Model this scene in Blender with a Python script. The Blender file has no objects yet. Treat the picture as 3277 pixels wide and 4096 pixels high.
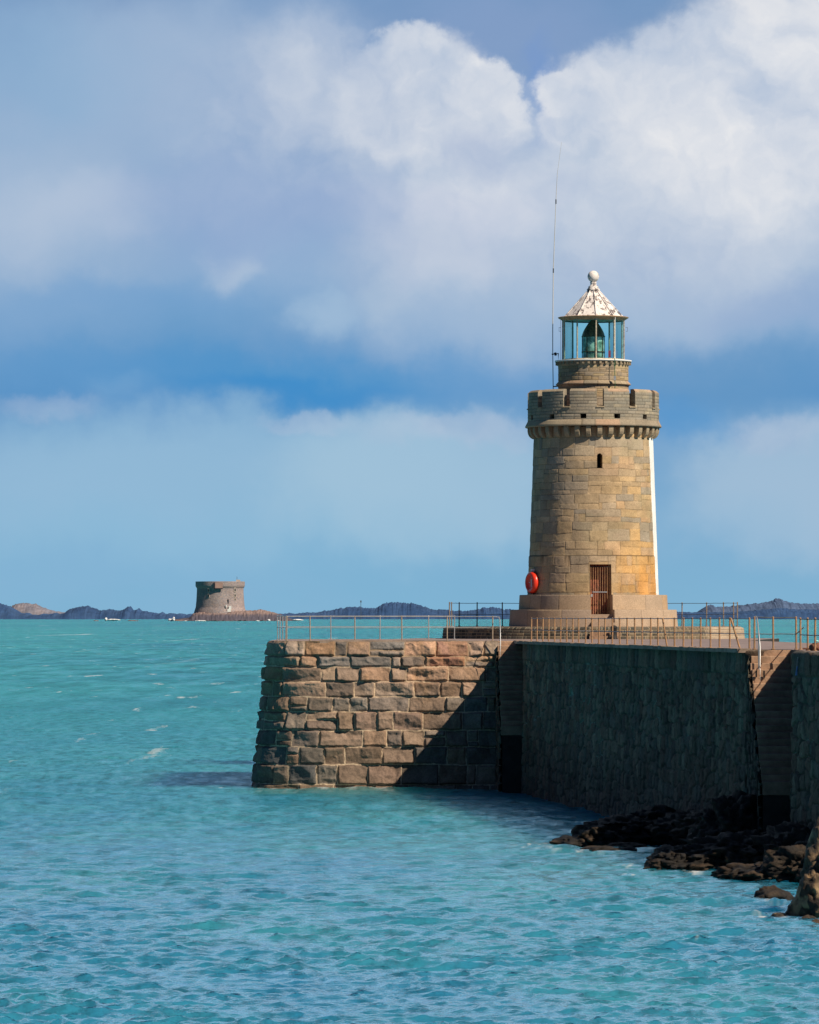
import bpy, math, random
import numpy as np
from mathutils import Vector
rnd = random.Random(7)
S = bpy.context.scene
COL = S.collection
F = 20000.0; CX = 1638.5; CY = 2472.0; EYE = 7.6
def wx(px, d): return (px-CX)/F*d
def wz(py, d): return EYE-(py-CY)/F*d
SUN = Vector((1.19, -1.0, 1.42)).normalized()
DECK = 6.58

# ------------------------------------------------------------------ noise
def _h(ix, iy, iz, seed):
    n = (ix.astype(np.int64)*374761393 + iy.astype(np.int64)*668265263 + iz.astype(np.int64)*2147483647 + seed*1274126177) & 0xFFFFFFFF
    n = ((n ^ (n >> 13))*1274126177) & 0xFFFFFFFF
    n = ((n ^ (n >> 16))*2246822519) & 0xFFFFFFFF
    n = n ^ (n >> 15)
    return (n & 0xFFFFFF)/float(0xFFFFFF)
def vnoise(x, y, z=None, seed=0):
    x = np.asarray(x, float); y = np.asarray(y, float)
    z = np.zeros_like(x) if z is None else np.asarray(z, float)
    x0 = np.floor(x); y0 = np.floor(y); z0 = np.floor(z)
    fx = x-x0; fy = y-y0; fz = z-z0
    fx = fx*fx*fx*(fx*(fx*6-15)+10); fy = fy*fy*fy*(fy*(fy*6-15)+10); fz = fz*fz*fz*(fz*(fz*6-15)+10)
    r = 0
    for a in (0, 1):
        for b in (0, 1):
            for c in (0, 1):
                w = (fx if a else 1-fx)*(fy if b else 1-fy)*(fz if c else 1-fz)
                r = r + w*_h(x0+a, y0+b, z0+c, seed)
    return r*2-1
def fbm(x, y, z=None, seed=0, octv=4, gain=.5):
    r = 0; a = 1; t = 0; f = 1
    for o in range(octv):
        r = r + a*vnoise(np.asarray(x)*f, np.asarray(y)*f, None if z is None else np.asarray(z)*f, seed+o*17); t += a; a *= gain; f *= 2.03
    return r/t
def ridged(x, y, z=None, seed=0, octv=4):
    r = 0; a = 1; t = 0; f = 1
    for o in range(octv):
        r = r + a*(1-np.abs(vnoise(np.asarray(x)*f, np.asarray(y)*f, None if z is None else np.asarray(z)*f, seed+o*31))); t += a; a *= .5; f *= 2.1
    return r/t
def sst(a, b, x):
    t = np.clip((x-a)/(b-a), 0, 1); return t*t*(3-2*t)
def hsh(i, seed): 
    i = np.asarray(i); return _h(i, i*0+3, i*0+11, seed)

# ------------------------------------------------------------------ mesh helpers
def link(name, me, mat, parent=None, smooth=False):
    o = bpy.data.objects.new(name, me); COL.objects.link(o)
    if mat is not None: me.materials.append(mat)
    if parent is not None: o.parent = parent
    if smooth: me.polygons.foreach_set('use_smooth', [True]*len(me.polygons))
    return o
def npmesh(name, V, Q, mat, parent=None, cols=None, smooth=True, attrs=None):
    me = bpy.data.meshes.new(name)
    V = np.ascontiguousarray(V, np.float32).reshape(-1, 3); Q = np.ascontiguousarray(Q, np.int32)
    k = Q.shape[1]; n = len(Q)
    me.vertices.add(len(V)); me.vertices.foreach_set('co', V.ravel())
    me.loops.add(n*k); me.loops.foreach_set('vertex_index', Q.ravel())
    me.polygons.add(n); me.polygons.foreach_set('loop_start', np.arange(0, n*k, k, dtype=np.int32))
    me.polygons.foreach_set('loop_total', np.full(n, k, np.int32))
    me.update(calc_edges=True)
    if smooth: me.polygons.foreach_set('use_smooth', np.ones(n, bool))
    if cols is not None:
        a = me.color_attributes.new('Col', 'FLOAT_COLOR', 'POINT')
        c = np.ones((len(V), 4), np.float32); c[:, :3] = cols; a.data.foreach_set('color', c.ravel())
    if attrs:
        for k_, v_ in attrs.items():
            a = me.attributes.new(k_, 'FLOAT', 'POINT'); a.data.foreach_set('value', np.ascontiguousarray(v_, np.float32).ravel())
    me.validate()
    o = bpy.data.objects.new(name, me); COL.objects.link(o); me.materials.append(mat)
    if parent is not None: o.parent = parent
    return o
def gridq(nu, nv, off=0):
    i = np.arange(nu-1)[None, :]; j = np.arange(nv-1)[:, None]
    a = j*nu+i+off
    return np.stack([a, a+1, a+1+nu, a+nu], -1).reshape(-1, 4)

class MB:
    def __init__(s): s.v = []; s.f = []
    def add(s, vs, fs):
        o = len(s.v); s.v += [tuple(v) for v in vs]; s.f += [tuple(i+o for i in f) for f in fs]; return s
    def box(s, a, b):
        (x0, y0, z0), (x1, y1, z1) = a, b
        return s.add([(x0,y0,z0),(x1,y0,z0),(x1,y1,z0),(x0,y1,z0),(x0,y0,z1),(x1,y0,z1),(x1,y1,z1),(x0,y1,z1)],
              [(0,3,2,1),(4,5,6,7),(0,1,5,4),(1,2,6,5),(2,3,7,6),(3,0,4,7)])
    def tube(s, pts, r, n=8, caps=True):
        pts = [Vector(p) for p in pts]; rs = r if isinstance(r, (list, tuple)) else [r]*len(pts)
        rings = []; ref = None
        for i, p in enumerate(pts):
            t = (pts[min(i+1, len(pts)-1)]-pts[max(i-1, 0)]).normalized()
            if ref is None: ref = Vector((0,0,1)) if abs(t.z) < .9 else Vector((1,0,0))
            a = t.cross(ref).normalized(); b = t.cross(a).normalized(); ref = -b if False else ref
            rings.append([p+(a*math.cos(2*math.pi*k/n)+b*math.sin(2*math.pi*k/n))*rs[i] for k in range(n)])
        vs = [v for rg in rings for v in rg]; fs = []
        for i in range(len(pts)-1):
            for k in range(n): fs.append((i*n+k, i*n+(k+1)%n, (i+1)*n+(k+1)%n, (i+1)*n+k))
        if caps: fs.append(tuple(range(n))[::-1]); fs.append(tuple((len(pts)-1)*n+k for k in range(n)))
        return s.add(vs, fs)
    def lathe(s, prof, c=(0,0,0), n=48, a0=0, a1=2*math.pi, ofs=0):
        full = abs(a1-a0-2*math.pi) < 1e-6; m = n if full else n+1
        vs = []; fs = []
        for r, z in prof:
            for k in range(m):
                a = a0+(a1-a0)*k/n+ofs; vs.append((c[0]+r*math.sin(a), c[1]-r*math.cos(a), c[2]+z))
        for i in range(len(prof)-1):
            for k in range(n):
                k2 = (k+1) % m; fs.append((i*m+k, i*m+k2, (i+1)*m+k2, (i+1)*m+k))
        return s.add(vs, fs)
    def build(s, name, mat, parent=None, smooth=False):
        me = bpy.data.meshes.new(name); me.from_pydata(s.v, [], s.f); me.validate(); me.update()
        return link(name, me, mat, parent, smooth)
def thing(name, label, cat, loc=(0,0,0), group=None, kind=None):
    o = bpy.data.objects.new(name, None); COL.objects.link(o); o.location = loc; o.empty_display_size = .5
    return tag(o, label, cat, group, kind)
def tag(o, label, cat, group=None, kind=None):
    o['label'] = label; o['category'] = cat
    if group: o['group'] = group
    if kind: o['kind'] = kind
    return o
def struct(o, label, cat='ground'): return tag(o, label, cat, kind='structure')

# ------------------------------------------------------------------ materials
def newmat(name):
    m = bpy.data.materials.new(name); m.use_nodes = True; nt = m.node_tree
    b = nt.nodes['Principled BSDF']; return m, nt, b
def nd(nt, t, **k):
    n = nt.nodes.new(t)
    for a, v in k.items(): setattr(n, a, v)
    return n
def setin(n, **k):
    for a, v in k.items(): n.inputs[a.replace('_', ' ')].default_value = v
def mat_plain(name, col, rough=.7, metal=0, var=.25, scale=6, bump=.2, bscale=30, spec=.3, dark=None):
    m, nt, b = newmat(name); L = nt.links
    tc = nd(nt, 'ShaderNodeTexCoord'); n1 = nd(nt, 'ShaderNodeTexNoise'); setin(n1, Scale=scale, Detail=6.0, Roughness=.65)
    L.new(tc.outputs['Object'], n1.inputs['Vector'])
    cr = nd(nt, 'ShaderNodeValToRGB'); e = cr.color_ramp.elements
    lo = dark if dark else tuple(c*(1-var) for c in col); hi = tuple(min(1, c*(1+var*.6)) for c in col) if not dark else col
    e[0].position = .38; e[0].color = (*lo, 1); e[1].position = .62; e[1].color = (*hi, 1)
    L.new(n1.outputs['Fac'], cr.inputs['Fac']); L.new(cr.outputs['Color'], b.inputs['Base Color'])
    n2 = nd(nt, 'ShaderNodeTexNoise'); setin(n2, Scale=bscale, Detail=4.0); L.new(tc.outputs['Object'], n2.inputs['Vector'])
    bp = nd(nt, 'ShaderNodeBump'); setin(bp, Strength=bump, Distance=.03); L.new(n2.outputs['Fac'], bp.inputs['Height']); L.new(bp.outputs['Normal'], b.inputs['Normal'])
    setin(b, Roughness=rough, Metallic=metal); b.inputs['Specular IOR Level'].default_value = spec
    return m
def mat_vcol(name, rough=.9, sp=35, spamt=.35, big=.8, bigamt=.25, bump=.35, bdist=.02, spec=.2):
    m, nt, b = newmat(name); L = nt.links
    at = nd(nt, 'ShaderNodeAttribute', attribute_name='Col'); tc = nd(nt, 'ShaderNodeTexCoord')
    n1 = nd(nt, 'ShaderNodeTexNoise'); setin(n1, Scale=sp, Detail=5.0, Roughness=.7); L.new(tc.outputs['Object'], n1.inputs['Vector'])
    n2 = nd(nt, 'ShaderNodeTexNoise'); setin(n2, Scale=big, Detail=5.0, Roughness=.6); L.new(tc.outputs['Object'], n2.inputs['Vector'])
    r1 = nd(nt, 'ShaderNodeMapRange'); setin(r1, From_Min=.25, From_Max=.75, To_Min=1-spamt, To_Max=1+spamt); L.new(n1.outputs['Fac'], r1.inputs['Value'])
    r2 = nd(nt, 'ShaderNodeMapRange'); setin(r2, From_Min=.3, From_Max=.7, To_Min=1-bigamt, To_Max=1+bigamt); L.new(n2.outputs['Fac'], r2.inputs['Value'])
    mu = nd(nt, 'ShaderNodeMath', operation='MULTIPLY'); L.new(r1.outputs[0], mu.inputs[0]); L.new(r2.outputs[0], mu.inputs[1])
    vm = nd(nt, 'ShaderNodeVectorMath', operation='SCALE'); L.new(at.outputs['Color'], vm.inputs[0]); L.new(mu.outputs[0], vm.inputs['Scale'])
    L.new(vm.outputs[0], b.inputs['Base Color'])
    bp = nd(nt, 'ShaderNodeBump'); setin(bp, Strength=bump, Distance=bdist); L.new(n1.outputs['Fac'], bp.inputs['Height']); L.new(bp.outputs['Normal'], b.inputs['Normal'])
    setin(b, Roughness=rough); b.inputs['Specular IOR Level'].default_value = spec
    return m
M_rockface = mat_vcol('rock_faced_granite', sp=14, spamt=.35, big=.9, bigamt=.2, bump=.5, bdist=.03)
M_ashlar = mat_vcol('ashlar_granite', sp=16, spamt=.30, big=.7, bigamt=.16, bump=.3, bdist=.012)
M_rubble = mat_vcol('dark_rubble', sp=7, spamt=.5, big=.5, bigamt=.3, bump=.7, bdist=.06)
M_rock = mat_vcol('wet_rock', sp=6, spamt=.5, big=.8, bigamt=.3, bump=.8, bdist=.08, rough=.8, spec=.25)
M_far = mat_vcol('far_stone', sp=.25, spamt=.2, big=.03, bigamt=.15, bump=0)
M_hill = mat_vcol('far_hill', sp=.03, spamt=.25, big=.004, bigamt=.2, bump=0)
M_deck = mat_plain('deck_paving', (.29,.225,.21), .85, var=.22, scale=.8, bump=.4, bscale=7)
M_step = mat_plain('step_granite', (.42,.27,.18), .85, var=.3, scale=1.6, bump=.5, bscale=14)
M_plinth = mat_plain('pink_granite', (.40,.30,.225), .85, var=.16, scale=9, bump=.3, bscale=40)
M_white = mat_plain('white_paint', (.86,.86,.84), .6, var=.05, scale=3, bump=.15)
M_rust = mat_plain('rusty_painted_steel', (.52,.30,.15), .7, var=.35, scale=5, bump=.3, dark=(.30,.19,.12))
M_galv = mat_plain('galvanised_steel', (.52,.53,.54), .42, metal=.55, var=.18, scale=4, bump=.1)
M_darkrail = mat_plain('dark_pipe', (.12,.13,.14), .5, metal=.3, var=.3, scale=5, bump=.1)
M_bluerail = mat_plain('weathered_blue_pipe', (.20,.23,.30), .5, metal=.3, var=.3, scale=5, bump=.1)
M_roof = mat_plain('flaking_roof_paint', (.90,.84,.81), .7, var=.1, scale=3.2, bump=.4, bscale=12)
M_cream = mat_plain('cream_paint', (.62,.60,.50), .6, var=.3, scale=7, bump=.2, dark=(.40,.30,.2))
M_eave = mat_plain('rusty_eave', (.50,.33,.2), .7, var=.3, scale=6, bump=.2)
M_door = mat_plain('flaking_red_door', (.50,.16,.10), .8, var=.5, scale=7, bump=.3, dark=(.16,.06,.045))
M_black = mat_plain('black_iron', (.015,.016,.018), .6, var=.3, bump=.2)
M_brass = mat_plain('dark_bronze', (.30,.21,.12), .45, metal=.3, var=.5, scale=8, bump=.3, dark=(.07,.055,.04))
M_orange = mat_plain('orange_plastic', (.85,.05,.02), .32, var=.08, scale=5, bump=.05, spec=.6)
M_pink = mat_plain('reflected_pink', (.85,.10,.16), .5, var=.1)
M_green = mat_plain('green_cable', (.07,.20,.10), .6, var=.2)
M_whip = mat_plain('grey_fibreglass', (.60,.60,.58), .5, var=.1, bump=.05)
M_darkhole = mat_plain('dark_hole', (.02,.02,.022), .8)
M_turq = mat_plain('turquoise_plastic', (.35,.75,.70), .5, var=.1)
M_net = mat_plain('red_brown_net', (.30,.14,.09), .9, var=.5, scale=30, bump=1, bscale=60)

def roof_flakes(m):
    nt = m.node_tree; L = nt.links; b = nt.nodes['Principled BSDF']
    old = b.inputs['Base Color'].links[0].from_socket
    tc = nd(nt, 'ShaderNodeTexCoord'); mp = nd(nt, 'ShaderNodeMapping'); mp.inputs['Scale'].default_value = (1, 1, .45); L.new(tc.outputs['Object'], mp.inputs['Vector'])
    n = nd(nt, 'ShaderNodeTexNoise'); setin(n, Scale=4.2, Detail=8.0, Roughness=.72); L.new(mp.outputs[0], n.inputs['Vector'])
    r = nd(nt, 'ShaderNodeMapRange'); setin(r, From_Min=.525, From_Max=.56); L.new(n.outputs['Fac'], r.inputs['Value'])
    mx = nd(nt, 'ShaderNodeMix', data_type='RGBA'); L.new(r.outputs[0], mx.inputs['Factor']); L.new(old, mx.inputs['A']); mx.inputs['B'].default_value = (.20,.17,.17,1)
    L.new(mx.outputs['Result'], b.inputs['Base Color'])
roof_flakes(M_roof)

def mat_glass(name, tint, gloss=.12, rough=.03):
    m, nt, b = newmat(name); L = nt.links; nt.nodes.remove(b); out = nt.nodes['Material Output']
    tr = nd(nt, 'ShaderNodeBsdfTransparent'); tr.inputs[0].default_value = (*tint, 1)
    gl = nd(nt, 'ShaderNodeBsdfGlossy'); gl.inputs['Roughness'].default_value = rough; gl.inputs[0].default_value = (.8,.9,.9,1)
    fr = nd(nt, 'ShaderNodeFresnel'); fr.inputs[0].default_value = 1.5
    ad = nd(nt, 'ShaderNodeMath', operation='MULTIPLY'); ad.inputs[1].default_value = .45+gloss; L.new(fr.outputs[0], ad.inputs[0])
    mx = nd(nt, 'ShaderNodeMixShader'); L.new(ad.outputs[0], mx.inputs[0]); L.new(tr.outputs[0], mx.inputs[1]); L.new(gl.outputs[0], mx.inputs[2])
    L.new(mx.outputs[0], out.inputs['Surface']); return m
M_pane = mat_glass('lantern_glass', (.74,1.0,1.0), .0)
def mat_lens():
    m, nt, b = newmat('fresnel_lens'); L = nt.links
    tc = nd(nt, 'ShaderNodeTexCoord'); n = nd(nt, 'ShaderNodeTexNoise'); setin(n, Scale=3.5, Detail=3.0); L.new(tc.outputs['Object'], n.inputs['Vector'])
    cr = nd(nt, 'ShaderNodeValToRGB'); e = cr.color_ramp.elements
    e[0].position = .35; e[0].color = (.16,.28,.20,1); e[1].position = .62; e[1].color = (.85,1.0,.85,1)
    L.new(n.outputs['Fac'], cr.inputs['Fac']); L.new(cr.outputs[0], b.inputs['Base Color'])
    setin(b, Roughness=.10, Metallic=.0); b.inputs['Specular IOR Level'].default_value = 1.0
    return m
M_lens = mat_lens()

# ------------------------------------------------------------------ masonry fields (surface pattern of a wall: id, edge distance, random values)
class Courses:
    """rows of irregular blocks; v measured downward"""
    def __init__(s, rows, u0, u1, wmin, wmax, seed, split=.2, joint=.03, period=None):
        r = random.Random(seed); s.rows = rows; s.seed = seed; s.b = []; s.joint = joint; s.split = split
        for i in range(len(rows)-1):
            h = rows[i+1]-rows[i]; u = u0-r.random()*wmax; bs = [u]
            while u < u1:
                u += r.uniform(wmin, wmax)*(1 if r.random() > .25 else r.choice([.6, 1.35])); bs.append(u)
            s.b.append(np.array(bs))
    def sample(s, U, V):
        rows = np.array(s.rows); k = np.clip(np.searchsorted(rows, V, 'right')-1, 0, len(rows)-2)
        v0 = rows[k]; v1 = rows[k+1]; idx = np.zeros(U.shape, int); a = np.zeros(U.shape); b = np.zeros(U.shape)
        for i, bs in enumerate(s.b):
            m = k == i
            if not m.any(): continue
            q = np.clip(np.searchsorted(bs, U[m], 'right')-1, 0, len(bs)-2)
            idx[m] = q; a[m] = bs[q]; b[m] = bs[q+1]
        iid = k*977+idx
        sp = hsh(iid, s.seed+5) < s.split
        fr = .35+.3*hsh(iid, s.seed+6); vm = v0+(v1-v0)*fr; low = V > vm
        v0 = np.where(sp & low, vm, v0); v1 = np.where(sp & ~low, vm, v1); iid = np.where(sp & low, iid+500009, iid)
        d = np.minimum(np.minimum(U-a, b-U), np.minimum(V-v0, v1-V))
        return iid, d, (U-(a+b)/2), (V-(v0+v1)/2)
def worley(U, V, su, sv, seed):
    x = U/su; y = V/sv; x0 = np.floor(x); y0 = np.floor(y); f1 = np.full(U.shape, 9.); f2 = np.full(U.shape, 9.); iid = np.zeros(U.shape, int)
    for a in (-1,0,1):
        for b in (-1,0,1):
            cx = x0+a; cy = y0+b; px = cx+.1+.8*_h(cx, cy, cx*0, seed); py = cy+.1+.8*_h(cx, cy, cx*0+1, seed)
            d = np.maximum(np.abs(px-x), np.abs(py-y))*.6+np.hypot(px-x, py-y)*.4
            i = (cx*7919+cy*104729).astype(int)
            new = d < f1; f2 = np.where(new, f1, np.minimum(f2, d)); iid = np.where(new, i, iid); f1 = np.where(new, d, f1)
    return iid, (f2-f1)*min(su, sv)
def pal(iid, cols, seed, var=.15):
    c = np.array(cols); k = (hsh(iid, seed)*len(cols)).astype(int) % len(cols); out = c[k]
    return out*(1+var*(hsh(iid, seed+1)*2-1))[..., None]

# ------------------------------------------------------------------ camera, sun, world
cam = bpy.data.cameras.new('camera'); co = bpy.data.objects.new('camera', cam); COL.objects.link(co); S.camera = co
co.location = (0, 0, EYE); co.rotation_euler = (math.pi/2, 0, 0)
cam.sensor_fit = 'HORIZONTAL'; cam.sensor_width = 36; cam.lens = F/3277*36; cam.shift_y = (CY-2048)/3277
cam.clip_start = 1; cam.clip_end = 250000
sl = bpy.data.lights.new('sun', 'SUN'); sl.energy = 5.0; sl.angle = math.radians(.55); sl.color = (1, .85, .66)
so = bpy.data.objects.new('sun', sl); COL.objects.link(so); so.rotation_euler = (-SUN).to_track_quat('-Z', 'Y').to_euler()
S.view_settings.view_transform = 'Standard'; S.view_settings.look = 'None'; S.view_settings.exposure = 0
S.cycles.max_bounces = 8; S.cycles.transparent_max_bounces = 12; S.cycles.caustics_reflective = False; S.cycles.caustics_refractive = False

W = bpy.data.worlds.new('World'); S.world = W; W.use_nodes = True
nt = W.node_tree; L = nt.links; bg = nt.nodes['Background']
sky = nd(nt, 'ShaderNodeTexSky', sky_type='NISHITA'); sky.sun_disc = False; sky.sun_elevation = math.asin(SUN.z)
sky.sun_rotation = math.atan2(SUN.x, SUN.y)
def mth(op, a, b=None, c=None):
    n = nd(nt, 'ShaderNodeMath', operation=op)
    for i, v in enumerate((a, b, c)):
        if v is None: continue
        if isinstance(v, (int, float)): n.inputs[i].default_value = v
        else: L.new(v, n.inputs[i])
    return n.outputs[0]
tc = nd(nt, 'ShaderNodeTexCoord'); sx = nd(nt, 'ShaderNodeSeparateXYZ'); L.new(tc.outputs['Generated'], sx.inputs[0])
az = mth('MULTIPLY', mth('ARCTAN2', sx.outputs[0], sx.outputs[1]), 20.0)
el = mth('MULTIPLY', mth('ARCSINE', sx.outputs[2]), 20.0)
cb = nd(nt, 'ShaderNodeCombineXYZ'); L.new(az, cb.inputs[0]); L.new(el, cb.inputs[1])
def vnode(op, a, b):
    n = nd(nt, 'ShaderNodeVectorMath', operation=op)
    for i, v in enumerate((a, b)):
        if isinstance(v, tuple): n.inputs[i].default_value = v
        else: L.new(v, n.inputs[i])
    return n.outputs[0]
def noise(vec, scale, detail, rough=.55, out='Fac', dist=0, vs=None):
    n = nd(nt, 'ShaderNodeTexNoise'); setin(n, Scale=scale, Detail=float(detail), Roughness=rough, Distortion=dist)
    if vs: vec = vnode('MULTIPLY', vec, vs)
    L.new(vec, n.inputs['Vector']); return n.outputs[out]
# domain warp: billows of cumulus
w1 = vnode('SUBTRACT', noise(cb.outputs[0], 1.5, 3, .5, 'Color'), (.5, .5, .5))
w2 = vnode('SUBTRACT', noise(cb.outputs[0], 5.5, 5, .55, 'Color'), (.5, .5, .5))
P = vnode('ADD', cb.outputs[0], vnode('ADD', vnode('MULTIPLY', w1, (.45, .38, 0)), vnode('MULTIPLY', w2, (.26, .20, 0))))
w3 = vnode('SUBTRACT', noise(cb.outputs[0], 15.0, 4, .6, 'Color'), (.5, .5, .5))
Pc = vnode('ADD', cb.outputs[0], vnode('ADD', vnode('MULTIPLY', w3, (.075, .075, 0)), vnode('ADD', vnode('MULTIPLY', w1, (.16, .14, 0)), vnode('MULTIPLY', w2, (.18, .17, 0)))))
def blob(x, y, rx, ry, soft=1.0, amp=1.0, crisp=False, rot=0):
    """soft ellipse in (azimuth, elevation); x,y on the 1725-wide view of the sky"""
    u = (x*1.9-CX)/1000; v = (CY-y*1.9)/1000; rx = rx*1.9/1000; ry = ry*1.9/1000
    d = vnode('SUBTRACT', Pc if crisp else P, (u, v, 0))
    if rot:
        r_ = nd(nt, 'ShaderNodeVectorRotate', rotation_type='Z_AXIS'); L.new(d, r_.inputs['Vector']); r_.inputs['Angle'].default_value = math.radians(rot); d = r_.outputs[0]
    d = vnode('MULTIPLY', d, (1/rx, 1/ry, 0)); ln = nd(nt, 'ShaderNodeVectorMath', operation='LENGTH'); L.new(d, ln.inputs[0])
    mr = nd(nt, 'ShaderNodeMapRange', interpolation_type='SMOOTHERSTEP'); setin(mr, From_Min=1+soft*.6, From_Max=max(0, 1-soft), To_Min=0.0, To_Max=float(amp))
    L.new(ln.outputs['Value'], mr.inputs['Value']); return mr.outputs[0]
def mix(fac, a, b):
    n = nd(nt, 'ShaderNodeMix', data_type='RGBA'); 
    for k_, v in (('Factor', fac), ('A', a), ('B', b)):
        if isinstance(v, (tuple,)): n.inputs[k_].default_value = (*v, 1)
        elif isinstance(v, (int, float)): n.inputs[k_].default_value = v
        else: L.new(v, n.inputs[k_])
    return n.outputs['Result']
def lin(r, g, b):
    f = lambda c: ((c/255+.055)/1.055)**2.4 if c > 10 else c/255/12.92
    return (f(r), f(g), f(b))
# clear air: the Nishita sky, deepened to a polarised blue and paling to the horizon
skyc = vnode('MULTIPLY', sky.outputs[0], (.085, .085, .085))
elr = nd(nt, 'ShaderNodeValToRGB'); e = elr.color_ramp; e.elements[0].position = 0; e.elements[0].color = (*lin(126,182,216), 1)
e.elements[1].position = 1; e.elements[1].color = (*lin(104,142,188), 1)
for p_, c_ in ((.10, (122,176,214)), (.24, (112,164,208)), (.33, (74,142,200)), (.45, (90,150,202)), (.62, (118,158,202)), (.8, (116,150,194))):
    q = e.elements.new(p_); q.color = (*lin(*c_), 1)
L.new(mth('DIVIDE', el, 2.7), elr.inputs[0])
c = mix(.90, skyc, elr.outputs[0])
fine2 = noise(cb.outputs[0], .9, 6, .55, vs=(.7, 1.6, 1))
veil = nd(nt, 'ShaderNodeMapRange', interpolation_type='SMOOTHSTEP'); setin(veil, From_Min=.40, From_Max=.66, To_Max=.75); L.new(fine2, veil.inputs['Value'])
c = mix(mth('MULTIPLY', veil.outputs[0], .35), c, lin(152,182,216))
# light on the billows: the same field sampled a step towards the sun
def emboss(scale, det, dx, dy, gain, vec, rough=.55):
    a_ = noise(vec, scale, det, rough); b_ = noise(vnode('ADD', vec, (dx, dy, 0)), scale, det, rough)
    n = mth('MULTIPLY_ADD', mth('SUBTRACT', a_, b_), gain, .5); k_ = nd(nt, 'ShaderNodeClamp'); L.new(n, k_.inputs[0]); return k_.outputs[0]
emb = emboss(1.25, 6, .12, .15, 3.0, P, .52)
embf = emboss(5.0, 5, .03, .04, 2.6, Pc)
lit = mth('ADD', mth('MULTIPLY', emb, .82), mth('MULTIPLY', embf, .18))
dull = mix(lit, lin(136,166,204), lin(192,204,222)); 
soft = [ # x, y, rx, ry, soft, amp, colour
 (60,420,400,290,1,.85,(166,184,214)), (330,110,330,170,1,.70,(168,186,216)), (60,130,240,150,1,.55,(138,172,210)), (210,420,230,70,1,.50,(192,200,222)), (90,480,180,60,1,.3,(186,196,220)),
 (1000,520,520,260,1,.80,(166,184,214)), (1450,500,520,260,1,.85,(188,198,220)), (600,300,240,260,1,.80,None),
 (520,540,230,90,1,.45,(146,174,212)), (1200,640,330,100,1,.6,(158,180,212)), (900,640,200,90,1,.5,(162,182,214)),
 (420,1030,640,165,.50,.65,(154,188,218)), (900,1020,330,170,.50,.75,(164,192,218)), (1640,1010,240,160,.6,.75,(168,190,216)), (1560,1110,200,70,1,.5,(150,182,214)),
 (300,1170,900,120,1,.4,(128,178,214)),
 (500,550,60,50,1,.60,(186,198,220)), (675,672,75,42,1,.65,(170,192,220)), (250,828,60,26,1,.35,(146,178,214)), (820,640,80,40,1,.35,(176,192,216)),
 (600,800,500,66,1,.68,(72,142,202)), (610,835,250,34,1,.6,(54,134,202)), (120,790,260,50,1,.40,(104,152,204)), (1500,790,300,80,1,.70,(98,146,196)), (1430,890,120,55,1,.60,(80,144,204)), (240,625,330,50,1,.50,(112,156,206)), (60,700,200,60,1,.40,(118,158,206)), (640,720,200,60,1,.30,(112,152,200)),
]
for x, y, rx, ry, sf, am, cl in soft: c = mix(blob(x, y, rx, ry, sf, am), c, dull if cl is None else lin(cl[0]-1, cl[1]+3, cl[2]-1))
for x, y, rx, ry, sf, am, cl in [(1090,90,270,120,1,.75,(132,158,198)), (1130,200,50,110,.9,.7,(118,152,204))]: c = mix(blob(x, y, rx, ry, sf, am), c, lin(*cl))
white = mix(lit, lin(174,191,215), lin(240,239,239))
dim = mix(lit, lin(148,172,206), lin(206,214,226))
for x, y, rx, ry, sf, am, rot, w_ in [(870,210,190,140,.30,.85,0,1), (860,130,95,75,.25,.85,0,1), (985,225,120,105,.20,.92,0,1), (1040,270,74,70,.30,.7,0,1), (670,170,170,150,.7,.75,0,0), (740,300,240,110,.9,.40,0,0), (950,400,240,140,.9,.7,0,1),
    (1235,200,122,60,.20,.85,0,1), (1190,250,78,70,.34,.7,0,1), (1340,200,200,110,.30,.9,0,1), (1480,150,190,110,.35,.8,0,1), (1560,230,300,200,.5,.95,0,1), (1580,300,200,130,.9,.6,0,1), (1660,60,200,130,.6,.85,0,1), (860,908,120,40,.7,.30,0,0), (975,898,105,42,.7,.34,0,0), (1070,910,70,40,.7,.30,0,0), (640,895,110,26,.7,.3,0,0), (90,862,120,30,.8,.3,0,0), (1640,915,110,50,.6,.4,0,0), (1380,400,330,180,.9,.75,0,1), (1600,360,220,190,1,.6,0,1), (880,560,190,80,.9,.5,0,0), (1330,560,300,100,1,.5,0,0)]:
    c = mix(blob(x, y, rx, ry, sf, am, crisp=True, rot=rot), c, white if w_ else dim)
for x, y, rx, ry, sf, am, cl in [(520,440,330,120,1,.45,(138,164,206)), (760,480,200,80,1,.35,(142,166,206)), (1020,320,90,60,1,.35,(150,170,206)), (1180,380,110,50,1,.30,(164,182,212)), (1640,640,200,60,1,.4,(140,166,206)), (1000,440,160,60,1,.35,(206,210,226)), (930,540,190,60,1,.4,(198,206,222))]: c = mix(blob(x, y, rx, ry, sf, am), c, lin(*cl))
# above the view: bright cloud added for the sea to reflect
up = nd(nt, 'ShaderNodeMapRange', interpolation_type='SMOOTHSTEP'); setin(up, From_Min=2.6, From_Max=4.0); L.new(el, up.inputs['Value'])
c = mix(up.outputs[0], c, mix(noise(cb.outputs[0], .8, 5), lin(150,192,228), lin(226,233,242)))
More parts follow.
